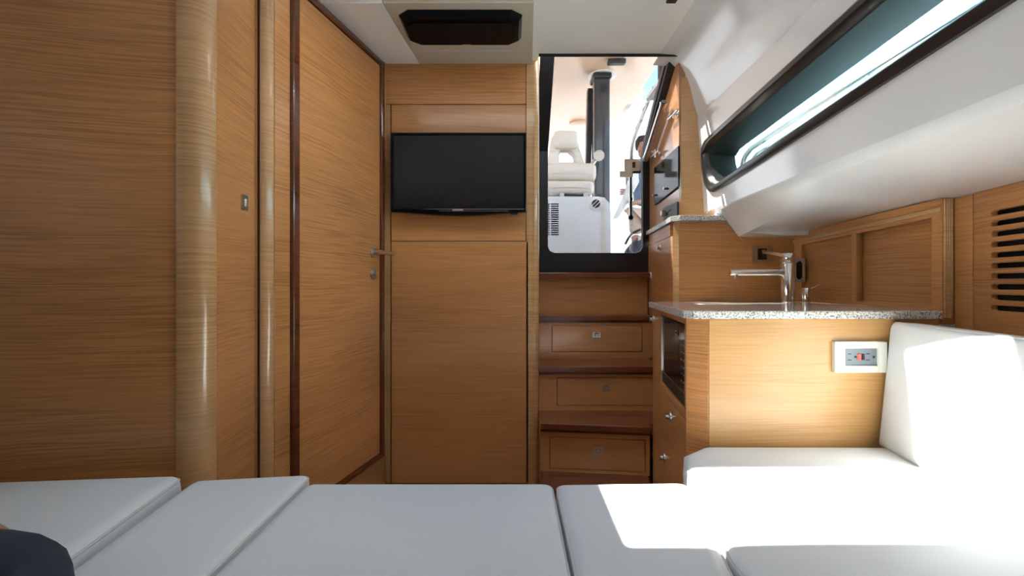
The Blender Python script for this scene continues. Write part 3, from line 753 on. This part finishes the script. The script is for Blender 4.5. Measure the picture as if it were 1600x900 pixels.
link('latch_reflection', plate(rect(m0 + .24, m0 + .275, .735, .750), [rect(m0 + .245, m0 + .270, .739, .752 - .006)], .002, lambda u, v, w: mpg(u, v, w + .002)), 'chrome', mw_)  # chrome mark standing for the step drawer latch mirrored in the glass

# tap and soap pump
FY = 1.69
fx_, fz = PX(1231, FY), .824
ft = thing('kitchen_tap', 'tall chrome single-lever tap with a straight spout pointing left', 'tap', (fx_, FY, fz))
R = .0245
link('tap_body', lathe([(0, 0), (R + .004, 0), (R + .004, .004), (R, .006), (R, .150), (R - .001, .1515), (0, .1515)], (fx_, FY, fz), n=36), 'chrome', ft, True)
cap = link('tap_cap', lathe([(0, 0), (R - .003, 0), (R - .001, .004), (R - .001, .034), (R - .004, .038), (0, .038)], (fx_, FY, fz + .152), n=36), 'chrome', ft, True)
zs = PZ(425.5, FY)
sp_ = link('spout', bevel(tube([(fx_ - R + .004, FY - .002, zs), (fx_ - R - .010, FY - .002, zs)], .0135, 22), 0), 'chrome', ft, True)
link('spout_tube', tube([(fx_ - R - .008, FY - .002, zs), (PX(1141, FY) + .002, FY - .002, zs - .001), (PX(1140, FY), FY - .002, zs - .001)], [.0118, .0112, .010], 22), 'chrome', sp_, True)
link('aerator', lathe([(0, 0), (.009, 0), (.009, .014), (0, .014)], (PX(1149, FY), FY - .002, zs - .023), n=18), 'brass', sp_, True)
link('lever', hexa([(PX(1223, FY), FY - .008, PZ(402, FY)), (PX(1193, FY), FY - .007, PZ(396, FY)), (PX(1193, FY), FY + .007, PZ(396, FY)), (PX(1223, FY), FY + .008, PZ(402, FY)),
     (PX(1223, FY), FY - .008, PZ(397, FY)), (PX(1192, FY), FY - .007, PZ(391, FY)), (PX(1192, FY), FY + .007, PZ(391, FY)), (PX(1223, FY), FY + .008, PZ(397, FY))]), 'chrome', cap)
SY = 1.64; sx_ = PX(1259.5, SY)
sd_ = thing('soap_dispenser', 'short chrome soap dispenser with a thin lever right of the tap', 'dispenser', (sx_, SY, fz))
link('dispenser_body', lathe([(0, 0), (.017, 0), (.017, .004), (.014, .006), (.014, .058), (.013, .060), (0, .060)], (sx_, SY, fz), n=28), 'chrome', sd_, True)
link('dispenser_lever', tube([(sx_ + .008, SY, fz + .050), (PX(1270, SY), SY, PZ(450, SY)), (PX(1281, SY), SY, PZ(445.5, SY))], [.0045, .0035, .003], 10), 'chrome', sd_, True)
# socket behind the tap and slot socket on the locker
so1 = thing('wall_socket', 'square nickel socket plate with a black centre on the oak cabinet behind the tap lever', 'socket', (1.04, TY, 1.03))
cxs, czs = PX(1190, TY), PZ(397, TY)
link('plate', plate(rrect(cxs - .040, cxs + .040, czs - .033, czs + .033, .002), [rect(cxs - .020, cxs + .020, czs - .024, czs + .024)], .007, lambda u, v, w: (u, TY - .007 + w, v), .0012), 'steel', so1)
link('insert', box(cxs - .020, cxs + .020, TY - .003, TY + .0, czs - .024, czs + .024), 'plast', so1)
so2 = thing('slot_socket', 'narrow upright black slot socket on the side locker just right of the tap', 'socket', (1.2, 1.83, 1.0))
us = upx(1246.5)
_, ysl = 0, L0[1] + (L1[1] - L0[1]) * us / Ll
zs0, zs1 = PZ(441, ysl), PZ(404, ysl)
link('plate', plate(rect(us - .012, us + .040, zs0, zs1), [rrect(us - .004, us + .030, zs0 + .012, zs1 - .012, .014)], .005, lambda u, v, w: mpl(u, v, w - .005), .001), 'steel', so2)
link('insert', plate(rect(us - .008, us + .036, zs0 + .006, zs1 - .006), [], .003, lambda u, v, w: mpl(u, v, w - .0025)), 'black', so2)

# power outlet on the cabinet front
ol = thing('power_outlet', 'silver-framed grey double power outlet with a red button on the galley cabinet front', 'outlet', (1.0, 1.248, .7))
OY = 1.248
a0, a1, b0, b1 = PX(1300, OY), PX(1380, OY), PZ(581, OY), PZ(533, OY)
i0, i1, j0, j1 = PX(1315.5, OY), PX(1366, OY), PZ(570.5, OY), PZ(543.5, OY)
mpo = lambda u, v, w: (u, OY - .012 + w, v)
link('faceplate', plate(rrect(a0, a1, b0, b1, .002), [rect(i0, i1, j0, j1)], .012, mpo, .0015), 'ivory', ol)
link('end_cap', plate(rect(i1 + .002, a1 - .0005, b0 + .001, b1 - .001), [], .005, lambda u, v, w: (u, OY - .0145 + w, v), .001), 'ivory', ol)
link('socket_face', box(i0, i1, OY - .008, OY - .001, j0, j1), 'grey', ol)
jm = (j0 + j1) / 2; iw = i1 - i0
for cxo in (i0 + iw * .17, i0 + iw * .73):
    for dz, ww in ((.0085, .0042), (-.0085, .0055)):
        link('blade_slot', box(cxo - ww, cxo + ww, OY - .0086, OY - .0075, jm + dz - .0011, jm + dz + .0011), 'grille', ol)
    link('earth_hole', plate(circ(cxo + .0165, jm, .0036, 12), [], .001, lambda u, v, w: (u, OY - .0086 + w, v)), 'grille', ol)
bs = link('reset_button', box(i0 + iw * .405, i0 + iw * .52, OY - .0105, OY - .007, jm - .0085, jm + .0085, .0008), 'red', ol); tag(bs, 'red reset button')
link('test_button', box(i0 + iw * .54, i0 + iw * .62, OY - .0105, OY - .007, jm - .0085, jm + .0085, .0008), 'plast', ol)

# ------------------------------------------------------------------ television
tv = thing('television', 'flat black wall-mounted television on the oak bulkhead', 'television', (-.24, BK, 1.2))
TVY = 2.005
t0, t1, tz0, tz1 = PX(611, TVY), PX(822.5, TVY), PZ(331, TVY), PZ(207, TVY)
out = [(t0, tz0)] + [(t0 + (t1 - t0) * i / 16, tz0 - .016 * math.sin(math.pi * i / 16) ** 1.5) for i in range(1, 16)] + [(t1, tz0), (t1, tz1), (t0, tz1)]
link('bezel', plate(out, [rect(t0 + .012, t1 - .012, tz0 + .014, tz1 - .012)], .03, lambda u, v, w: (u, TVY + w, v), .003), 'black', tv)
link('screen', box(t0 + .010, t1 - .010, TVY + .004, TVY + .02, tz0 + .010, tz1 - .010), plain('screen_glass', (.010, .012, .014), .12, coat=.3), tv)
link('back_shell', box(t0 + .03, t1 - .03, TVY + .028, BK - .001, tz0 + .02, tz1 - .03, .006), 'plast', tv)
link('sensor', box(PX(797, TVY), PX(809, TVY), TVY + .004, TVY + .02, tz0 - .010, tz0 + .002, .001), 'plast', tv)
link('chin_line', box(PX(686, TVY), PX(795, TVY), TVY - .0008, TVY + .001, tz0 + .003, tz0 + .0045), 'steel', tv)
text('lettering', 'SAMSUNG', .0105, Matrix.Translation((PX(715.5, TVY), TVY - .0006, tz0 + .0085)) @ Matrix.Rotation(math.pi / 2, 4, 'X'), 'white', tv)

# ------------------------------------------------------------------ berth cushions
CZ = .45
def seat(name, poly, label, z1=CZ, r=.018, cr=.025, crown=.004, pipes=(), z0=None, group='white berth cushions', mat='vinyl'):
    t = thing(name, label, 'cushion', (sum(p[0] for p in poly) / len(poly), sum(p[1] for p in poly) / len(poly), (z0 or z1 - .10)), group)
    bm, rim = cushion(poly, z0 if z0 is not None else z1 - .10, z1, r, cr, crown)
    link('pad', bm, mat, t, True)
    link('piping', tube([(x, y, z + .0005) for x, y, z in rim], .0026, 8, closed=True), 'piping', t, True)
    return t
seat('seat_cushion', [(-.463, -.40), (.092, -.40), (.092, 1.018), (-.463, 1.018)], 'wide white berth cushion in the bottom middle, left of the near-upright seam', crown=.006)
seat('seat_cushion', [(.096, -.40), (.34, -.40), (.345, .69), (.400, 1.022), (.098, 1.014)], 'narrow white berth cushion between the wide middle one and the starboard seat, half in sun', crown=.004)
seat('seat_cushion', [(-.60, -.40), (-.467, -.40), (-.467, 1.052), (-.722, 1.020), (-.689, .71), (-.65, .30)], 'white wedge-shaped berth cushion left of the wide middle one', z1=.456, crown=.003)
seat('seat_cushion', [(-1.75, -.40), (-.63, -.40), (-.66, .30), (-.70, .71), (-.742, 1.016), (-1.10, .985), (-1.75, .87)], 'thick raised white berth cushion at the far left edge', z1=.472, r=.026, crown=.002)
seat('seat_cushion', [(.345, -.40), (.79, -.40), (1.05, 1.228), (.53, 1.232), (.446, 1.165), (.408, 1.03), (.353, .72)], 'white starboard seat cushion with a clipped corner against the galley cabinet, mostly sunlit', z1=.455, crown=.003, cr=.03)
# backrest leaning on the hull side
bt = thing('backrest_cushion', 'upright white backrest cushion leaning on the hull side under the vents', 'cushion', (1.02, .8, .45))
bd = Vector((-.18, -1, 0)).normalized(); bu = Vector((.10, 0, 1)).normalized(); bo = Vector((1.008, 1.238, .456)); bn = bd.cross(bu)
if bn.x > 0: bn = -bn
mpk = lambda u, v, w: bo + bd * u + bu * v + bn * w
bm, rim = cushion([(0, 0), (1.5, 0), (1.5, .342), (0, .342)], -.10, 0, .014, [.008, .01, .02, .028], .003, mpk)
link('pad', bm, 'vinyl', bt, True)
link('piping', tube([mpk(*p) for p in rim], .0026, 8, closed=True), 'piping', bt, True)
bb = link('berth_plinth', box(-1.8, .30, -1.75, .93, FLOOR, .35, .003), 'oak2'); tag(bb, 'oak berth plinth under the white cushions', 'plinth')
b2 = link('settee_plinth', plate([(.31, -1.75), (.50, -1.75), (1.10, 1.1), (1.10, 1.24), (.55, 1.24), (.46, 1.15)], [], .262, lambda u, v, w: (u, v, FLOOR + w)), 'oak2'); tag(b2, 'oak settee plinth under the starboard cushion', 'plinth')
sl_ = link('side_shelf', box(-1.86, -.80, .93, 1.10, FLOOR, .36), 'oak2'); tag(sl_, 'low oak ledge between the berth and the large oak panel', 'ledge')

# ------------------------------------------------------------------ person beside the camera (a bent knee in navy cloth, hand resting on it)
pn = thing('person', 'person in navy clothing, only a bent knee and hand showing at the bottom left corner', 'person', (-1.0, .15, .47))
def arr(*a): return [Vector(p) for p in a]
V = arr((-1.08, .10, .62), (-1.08, .08, .76), (-1.09, .05, .94), (-1.09, .04, 1.07), (-1.08, .06, 1.12), (-1.06, .08, 1.22), (-1.05, .09, 1.29),
        (-.98, .20, .59), (-.78, .42, .575), (-.600, .575, .510), (-.528, .470, .505), (-.80, .36, .525), (-1.06, .32, .52),
        (-1.20, .18, .59), (-1.34, .36, .585), (-1.46, .50, .55), (-1.30, .42, .53), (-1.10, .42, .53), (-.98, .44, .52),
        (-.94, .06, 1.04), (-.86, .12, .87), (-.84, .30, .73), (-1.24, .06, 1.04), (-1.34, .13, .86), (-1.32, .32, .72))
E = [(0, 1), (1, 2), (2, 3), (3, 4), (4, 5), (5, 6), (0, 7), (7, 8), (8, 9), (9, 10), (10, 11), (11, 12), (0, 13), (13, 14), (14, 15), (15, 16), (16, 17), (17, 18),
     (3, 19), (19, 20), (20, 21), (3, 22), (22, 23), (23, 24)]
Rr = [.14, .13, .15, .11, .055, .085, .08, .10, .090, .075, .056, .050, .038, .10, .085, .066, .056, .046, .038, .062, .05, .045, .062, .05, .045]
skin_body('body', V, E, Rr, 'navy', pn)
V = arr((-.85, .27, .74), (-.845, .38, .70), (-.825, .49, .63), (-.80, .545, .575))
skin_body('forearm', V, [(0, 1), (1, 2), (2, 3)], [.036, .030, .026, .030], 'skin', pn)
hb = (-.795, .550, .572)
for k, (dx, dy, dz, ln) in enumerate(((.030, .010, .0, .95), (.018, .030, .0, 1.08), (.002, .036, -.002, 1.0), (-.014, .034, -.006, .8))):
    b0_ = Vector(hb) + Vector((dx * .7, dy * .5 + .01, dz))
    pts = [b0_, b0_ + Vector((.012 + dx * .25, .038, -.006)) * ln, b0_ + Vector((.018 + dx * .4, .068, -.022)) * ln, b0_ + Vector((.020 + dx * .5, .085, -.042)) * ln]
    skin_body('finger', pts, [(0, 1), (1, 2), (2, 3)], [.011, .0095, .0085, .007], 'skin', pn)
pts = [Vector(hb) + Vector((.020, -.012, .0)), Vector(hb) + Vector((.048, .008, -.012)), Vector(hb) + Vector((.062, .030, -.026))]
skin_body('thumb', pts, [(0, 1), (1, 2)], [.013, .011, .009], 'skin', pn)
link('hair', lathe([(0, .0), (.06, .0), (.095, -.04), (.10, -.09), (.08, -.13)][::1], (-1.055, .08, 1.395), n=20), 'hair', pn, True)

# ------------------------------------------------------------------ cockpit seen through the companionway
def out_box(*a, **k): return box(*a, **k)
cs = link('cockpit_sole', box(-3, 2.2, 2.52, 7.5, .80, .93), 'teak'); tag(cs, kind='structure')
rf = thing('hardtop', 'cream hardtop roof over the cockpit seen through the companionway glass', 'roof', (0, 4.5, 2.9))
RZ = 2.90
edge = bez([(1.30, 3.45), (1.33, 4.2), (1.34, 5.0), (1.28, 5.6), (1.05, 6.1), (.6, 6.35)], 6)
rp_ = [(-5.0, 2.58), (1.28, 2.58)] + [(p.x, p.y) for p in [Vector((*q, 0)) if len(q) == 2 else q for q in edge]] + [(-5.0, 6.4)]  # unseen reach forward and to port added to shade cockpit and cabinet
link('roof_shell', plate(rp_, [], .10, lambda u, v, w: (u, v, RZ + w), .01), 'roof', rf, True)
ins = [(-2.3, 3.6)] + [(p.x - .12, p.y - .06) for p in edge] + [(-2.3, 6.2)]
link('roof_liner', plate(ins, [], .02, lambda u, v, w: (u, v, RZ - .015 + w), .012), 'roof', rf, True)
link('speaker_cover', lathe([(0, 0), (.10, 0), (.12, .01), (.12, .02), (0, .02)], (PX(904, 5.6), 5.55, RZ - .036)), 'roof', rf, True)
link('roof_light', lathe([(0, 0), (.10, 0), (.13, .012), (.13, .02), (0, .02)], (PX(942, 4.25), 4.28, RZ - .036)), 'white', rf, True)
link('roof_camera', box(PX(950, 3.95), PX(978, 3.95), 3.93, 4.0, RZ - .06, RZ - .02, .01), 'plast', rf)
ps = thing('roof_post', 'thick dark post holding up the cockpit hardtop behind the helm seat', 'post', (.78, 4.2, .93))
pxc = PX(938.5, 4.25)
link('post_tube', box(pxc - .075, pxc + .075, 4.17, 4.32, .93, RZ - .02, .02, 3), plain('dark_grey_post', (.035, .04, .048), .22, coat=.6), ps, True)
link('post_collar', box(pxc - .088, pxc + .088, 4.15, 4.34, RZ - .09, RZ - .035, .015), 'plast', ps)
link('post_brace', hexa([(pxc - .15, 4.36, .93), (pxc - .10, 4.36, .93), (pxc - .10, 4.44, .93), (pxc - .15, 4.44, .93), (pxc - .10, 4.36, RZ - .1), (pxc - .05, 4.36, RZ - .1), (pxc - .05, 4.44, RZ - .1), (pxc - .10, 4.44, RZ - .1)]), 'plast', ps)
wp2 = thing('windscreen_post', 'dark windscreen pillar against the blue sky at the top right of the companionway', 'post', (1.1, 3.1, .93))
link('pillar', box(PX(1032, 3.2), PX(1050, 3.2), 3.2, 3.27, .93, 2.885, .01), 'winframe', wp2)

cn = thing('helm_console', 'white moulded helm seat box with a louvred vent and round outlet seen through the glass', 'console', (.5, 3.8, .93))
KY = 3.62
k0, k1, kt = PX(800, KY), PX(954, KY), PZ(307, KY)
kp = [(k0, .93), (k1 + .005, .93), (k1, kt - .12), (k1 - .012, kt - .05), (k1 - .05, kt - .008), (k1 - .10, kt), (k0, kt)]
gx0, gx1 = PX(852, KY), PX(880, KY); gz0, gz1 = PZ(368, KY), PZ(317, KY)
slat = [rect(gx0 + c_ * .073 - .10, gx0 + c_ * .073 + .062 - .10 + (0), gz0 + (gz1 - gz0) * (i + .12) / 15, gz0 + (gz1 - gz0) * (i + .78) / 15) for i in range(15) for c_ in (0, 1, 2)]
link('moulding', plate(kp, slat, .03, lambda u, v, w: (u, KY + w, v), .0), 'gel', cn)
link('moulding_body', box(k0, k1 - .02, KY + .031, 4.30, .93, kt - .03, .02), 'gel', cn)
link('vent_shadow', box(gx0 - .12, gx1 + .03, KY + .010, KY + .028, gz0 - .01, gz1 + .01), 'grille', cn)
link('moulding_rib', box(PX(940, KY), PX(945, KY), KY - .012, KY + .001, .93, kt - .03, .005), 'seat', cn)
rxc, rzc = PX(930.5, KY), PZ(318.5, KY)
rv = link('round_vent', lathe([(0, 0), (.055, 0), (.055, .006), (.045, .010), (0, .010)], (rxc, KY, rzc), (0, -1, 0)), 'white', cn, True)
link('vent_disc', lathe([(0, 0), (.034, 0), (.034, .002), (0, .002)], (rxc + .002, KY - .011, rzc), (0, -1, 0)), 'grille', rv)
for off in (-.011, .011):
    d = Vector((.707, 0, .707)); nn = Vector((.707, 0, -.707)); q = Vector((rxc + .002, KY - .0145, rzc)) + nn * off
    link('vent_bar', tube([q - d * .032, q + d * .032], .0032, 8), 'white', rv)
hs = thing('helm_chair', 'cream padded helm chair with an open headrest frame seen through the companionway glass', 'chair', (.42, 3.85, kt))
HY = 3.85
def pr(px, py, Y=HY): return Vector((PX(px, Y), Y, PZ(py, Y)))
def blob(name, pts, rs, mat='seat', parent=hs, n=16, flat=1.):
    bm = tube(bez(pts, 6), 1., n)
    bm.free()
    path = bez(pts, 6); rr = []
    m = len(path)
    for i in range(m):
        f = i / (m - 1) * (len(rs) - 1); a = int(min(f, len(rs) - 2)); rr.append(rs[a] + (rs[a + 1] - rs[a]) * (f - a))
    bm = tube(path, rr, n); 
    return link(name, bm, mat, parent, True)
# headrest arch, two legs and the head pad
def pad(name, px0, px1, py0, py1, Y0, dpt, rad=.03):
    mp_ = lambda u, v, w: (u, Y0 + dpt - w, v)
    bm, _ = cushion([(PX(px0, Y0), PZ(py1, Y0)), (PX(px1, Y0), PZ(py1, Y0)), (PX(px1, Y0), PZ(py0, Y0)), (PX(px0, Y0), PZ(py0, Y0))], 0, dpt, min(rad, dpt * .45), rad, .012, mp_)
    return link(name, bm, 'seat', hs, True)
arch = [(PX(a, HY), PZ(b, HY)) for a, b in ((853, 262), (858, 240), (862, 215), (867, 206), (878, 202), (890, 203), (899, 208), (904, 222), (911, 245), (918, 262))]
hole = [(PX(a, HY), PZ(b, HY)) for a, b in ((874, 252), (874, 240), (878, 233), (889, 233), (897, 240), (900, 252))]
link('headrest', plate(arch, [hole], .12, lambda u, v, w: (u, HY + w, v), .03), 'seat', hs, True)
pad('back_pad', 846, 933, 253, 281, HY - .06, .16, .05)
pad('back_pad', 866, 903, 203, 232, HY - .03, .06, .035)
pad('seat_pad', 846, 930, 281, 303, HY - .12, .20, .05)
link('armrest', tube([pr(936, 243, HY - .10), pr(936, 243, HY + .16)], .045, 20), 'seat', hs, True)
link('armrest_bracket', tube([pr(932, 246, HY + .05), pr(922, 262, HY + .05)], .02, 10), 'steel', hs, True)
link('seat_slide', box(PX(872, HY), PX(915, HY), HY - .11, HY + .1, kt - .01, kt + .035, .006), 'plast', hs)
for xx in (872, 908): link('slide_bracket', box(PX(xx, HY), PX(xx + 7, HY), HY - .125, HY - .09, kt - .0, kt + .05, .004), 'steel', hs)
link('seat_pedestal', box(PX(850, HY), PX(925, HY), HY - .05, HY + .2, kt - .02, kt + .008, .004), 'white', hs)
# rail outside the door
gr2 = thing('cockpit_grab_rail', 'curved dark steel grab rail standing just outside the companionway glass', 'handrail', (.7, 2.6, 1.0))
Yr_ = 2.56
path = [P(1023, 138, Yr_), P(1013, 160, Yr_), P(1000, 192, Yr_), P(989, 225, Yr_), P(986, 262, Yr_), P(985.5, 300, Yr_), P(985.5, 340, Yr_)]
link('rail_tube', tube(bez(path, 6), .0105, 14), 'steel', gr2, True)
for q in (path[0], path[-1]): link('rail_end', lathe([(0, -.016), (.013, -.01), (.016, 0), (.013, .01), (0, .016)], q, (0, 0, 1), 14), 'plast', gr2, True)
for (a, b) in ((1012, 160), (1001, 190), (986, 272), (985.5, 312)):
    q = P(a, b, Yr_); link('rail_stud', tube([q - Vector((0, .016, 0)), q + Vector((0, .10, 0))], .008, 10), 'chrome', gr2, True)
link('rail_foot', box(path[-1].x - .02, path[-1].x + .02, Yr_ + .02, Yr_ + .10, .93, path[1].z, .004), glass('clear_acrylic', (.97, .98, .98), .4), gr2)
# bystander and bag
by = thing('person', 'person outside in a blue shirt and khaki shorts holding a white board beyond the companionway', 'person', (1.45, 5.0, .93))
bx_ = PX(1004, 5.0); zf = .93
V = arr((bx_, 5, zf + .88), (bx_, 5, zf + 1.05), (bx_ - .01, 5, zf + 1.25), (bx_ - .01, 5, zf + 1.40), (bx_ - .02, 4.99, zf + 1.47),
        (bx_ - .15, 4.98, zf + 1.37), (bx_ - .20, 4.92, zf + 1.15), (bx_ - .22, 4.78, zf + 1.06),
        (bx_ + .17, 5, zf + 1.37), (bx_ + .22, 4.96, zf + 1.12), (bx_ + .10, 4.80, zf + 1.00))
bo_ = skin_body('shirt_torso', V, [(0, 1), (1, 2), (2, 3), (3, 4), (3, 5), (5, 6), (6, 7), (3, 8), (8, 9), (9, 10)], [(.15, .11), (.14, .10), (.15, .11), (.11, .09), .05, .065, .05, .042, .065, .05, .042], 'blue', by)
V = arr((bx_, 5, zf + .86), (bx_ - .09, 5, zf + .78), (bx_ - .10, 5, zf + .55), (bx_ + .09, 5, zf + .78), (bx_ + .10, 5, zf + .55))
skin_body('shorts', V, [(0, 1), (1, 2), (0, 3), (3, 4)], [.15, .105, .09, .105, .09], 'khaki', by)
V = arr((bx_ - .10, 5, zf + .56), (bx_ - .10, 5, zf + .48), (bx_ - .10, 5.01, zf + .30), (bx_ - .10, 5.02, zf + .09), (bx_ - .10, 4.93, zf + .035), (bx_ - .10, 4.86, zf + .03))
for dx in (0, .20): skin_body('leg', [v + Vector((dx, 0, 0)) for v in V], [(i, i + 1) for i in range(5)], [.065, .055, .055, .038, .036, .03], 'skin', by)
V = arr((bx_ - .02, 4.99, zf + 1.46), (bx_ - .02, 4.98, zf + 1.53), (bx_ - .025, 4.97, zf + 1.60), (bx_ - .02, 4.975, zf + 1.68))
skin_body('head', V, [(0, 1), (1, 2), (2, 3)], [.05, .06, .078, .075], 'skin', by)
link('hair', lathe([(0, .125), (.06, .11), (.09, .06), (.095, .0), (.085, -.04)], (bx_ - .015, 5.0, zf + 1.62), n=20), 'hair', by, True)
V = arr((bx_ - .22, 4.79, zf + 1.06), (bx_ - .27, 4.70, zf + 1.02), (bx_ - .31, 4.66, zf + 1.00))
skin_body('forearm', V, [(0, 1), (1, 2)], [.036, .028, .035], 'skin', by)
for k in range(4):
    b_ = Vector((bx_ - .31, 4.66, zf + 1.02 - .018 * k)); skin_body('finger', [b_, b_ + Vector((-.04, -.012, .004)), b_ + Vector((-.065, .012, .002))], [(0, 1), (1, 2)], [.010, .009, .008], 'skin', by, 1)
V = arr((bx_ + .10, 4.80, zf + 1.00), (bx_ - .10, 4.70, zf + .90), (bx_ - .28, 4.66, zf + .86))
skin_body('forearm', V, [(0, 1), (1, 2)], [.036, .028, .032], 'skin', by)
wbd = link('white_board', plate([(PX(996, 4.66), PZ(262, 4.66)), (PX(988, 4.66), PZ(262, 4.66)), (PX(972, 4.66), PZ(310, 4.66)), (PX(957, 4.66), PZ(343, 4.66)), (PX(966, 4.66), PZ(340, 4.66)), (PX(978, 4.66), PZ(322, 4.66)), (PX(998, 4.66), PZ(285, 4.66))], [], .03, lambda u, v, w: (u, 4.64 + w, v), .006), 'white')
tag(wbd, 'white tapered board held by the person beyond the glass door', 'board')
by.scale = (.93, .93, .93); by.location.x += .02
bgo = thing('duffel_bag', 'dark soft bag at the lower right corner of the glass door outside', 'bag', (1.2, 4.4, .93))
bm = bmesh.new(); bmesh.ops.create_icosphere(bm, subdivisions=4, radius=1.)
random.seed(2)
for v in bm.verts:
    c = v.co.copy(); k = 1 + .07 * math.sin(5 * c.x + 1) * math.cos(6 * c.z) + .04 * math.sin(13 * c.x + 7 * c.y)
    v.co = Vector((PX(996, 4.4) + c.x * .16 * k, 4.4 + c.y * .14, max(.93, 1.10 + c.z * k * .235 + c.x * .06)))
link('bag_body', bm, 'bag', bgo, True)
link('bag_strap', tube(bez([(1.10, 4.36, 1.28), (1.16, 4.33, 1.38), (1.28, 4.33, 1.42), (1.36, 4.36, 1.30)], 6), .012, 8), 'plast', bgo, True)

# ------------------------------------------------------------------ side deck seen through the long window
gw = link('side_deck', plate([(.40, -1.8), (1.45, -1.8), (1.60, 3.2), (.90, 3.2), (.90, 1.2), (.84, .4)], [], .03, lambda u, v, w: (u, v, 1.205 + w)), 'gel')
hu = link('wall_hull', plate([(1.42, -1.8), (1.44, -1.8), (1.58, 3.2), (1.56, 3.2)], [], 1.205, lambda u, v, w: (u, v, w)), 'gel'); tag(hu, kind='structure')
bx2 = link('deck_coaming', box(1.28, 1.42, 2.05, 3.2, 1.235, 1.55, .02), plain('grey_deck_moulding', (.30, .36, .36), .5)); tag(bx2, 'grey moulded coaming on the side deck beyond the far end of the long window', 'coaming'); tag(gw, kind='structure')
dr_ = thing('deck_rail', 'long thin steel deck rail outside the long hull window', 'handrail', (1.5, 1.6, 1.3))
ra_ = [Vector((1.2, 2.34, 1.235)), Vector((1.2, 2.335, 1.50)), Vector((1.2, 2.27, 1.57)), Vector((1.2, 2.1, 1.585)), Vector((1.2, 1.3, 1.615)), Vector((1.19, -.5, 1.66))]
link('rail_tube', tube(bez(ra_, 8), .012, 12), 'steel', dr_, True)
link('lower_rail', tube(bez([v + Vector((0, -.05, -.04)) for v in ra_[1:]], 8), .005, 10), 'steel', dr_, True)
for y in (1.51, .6): link('stanchion', tube([(1.205, y, 1.235), (1.2, y, 1.605)], .009, 10), 'steel', dr_, True)
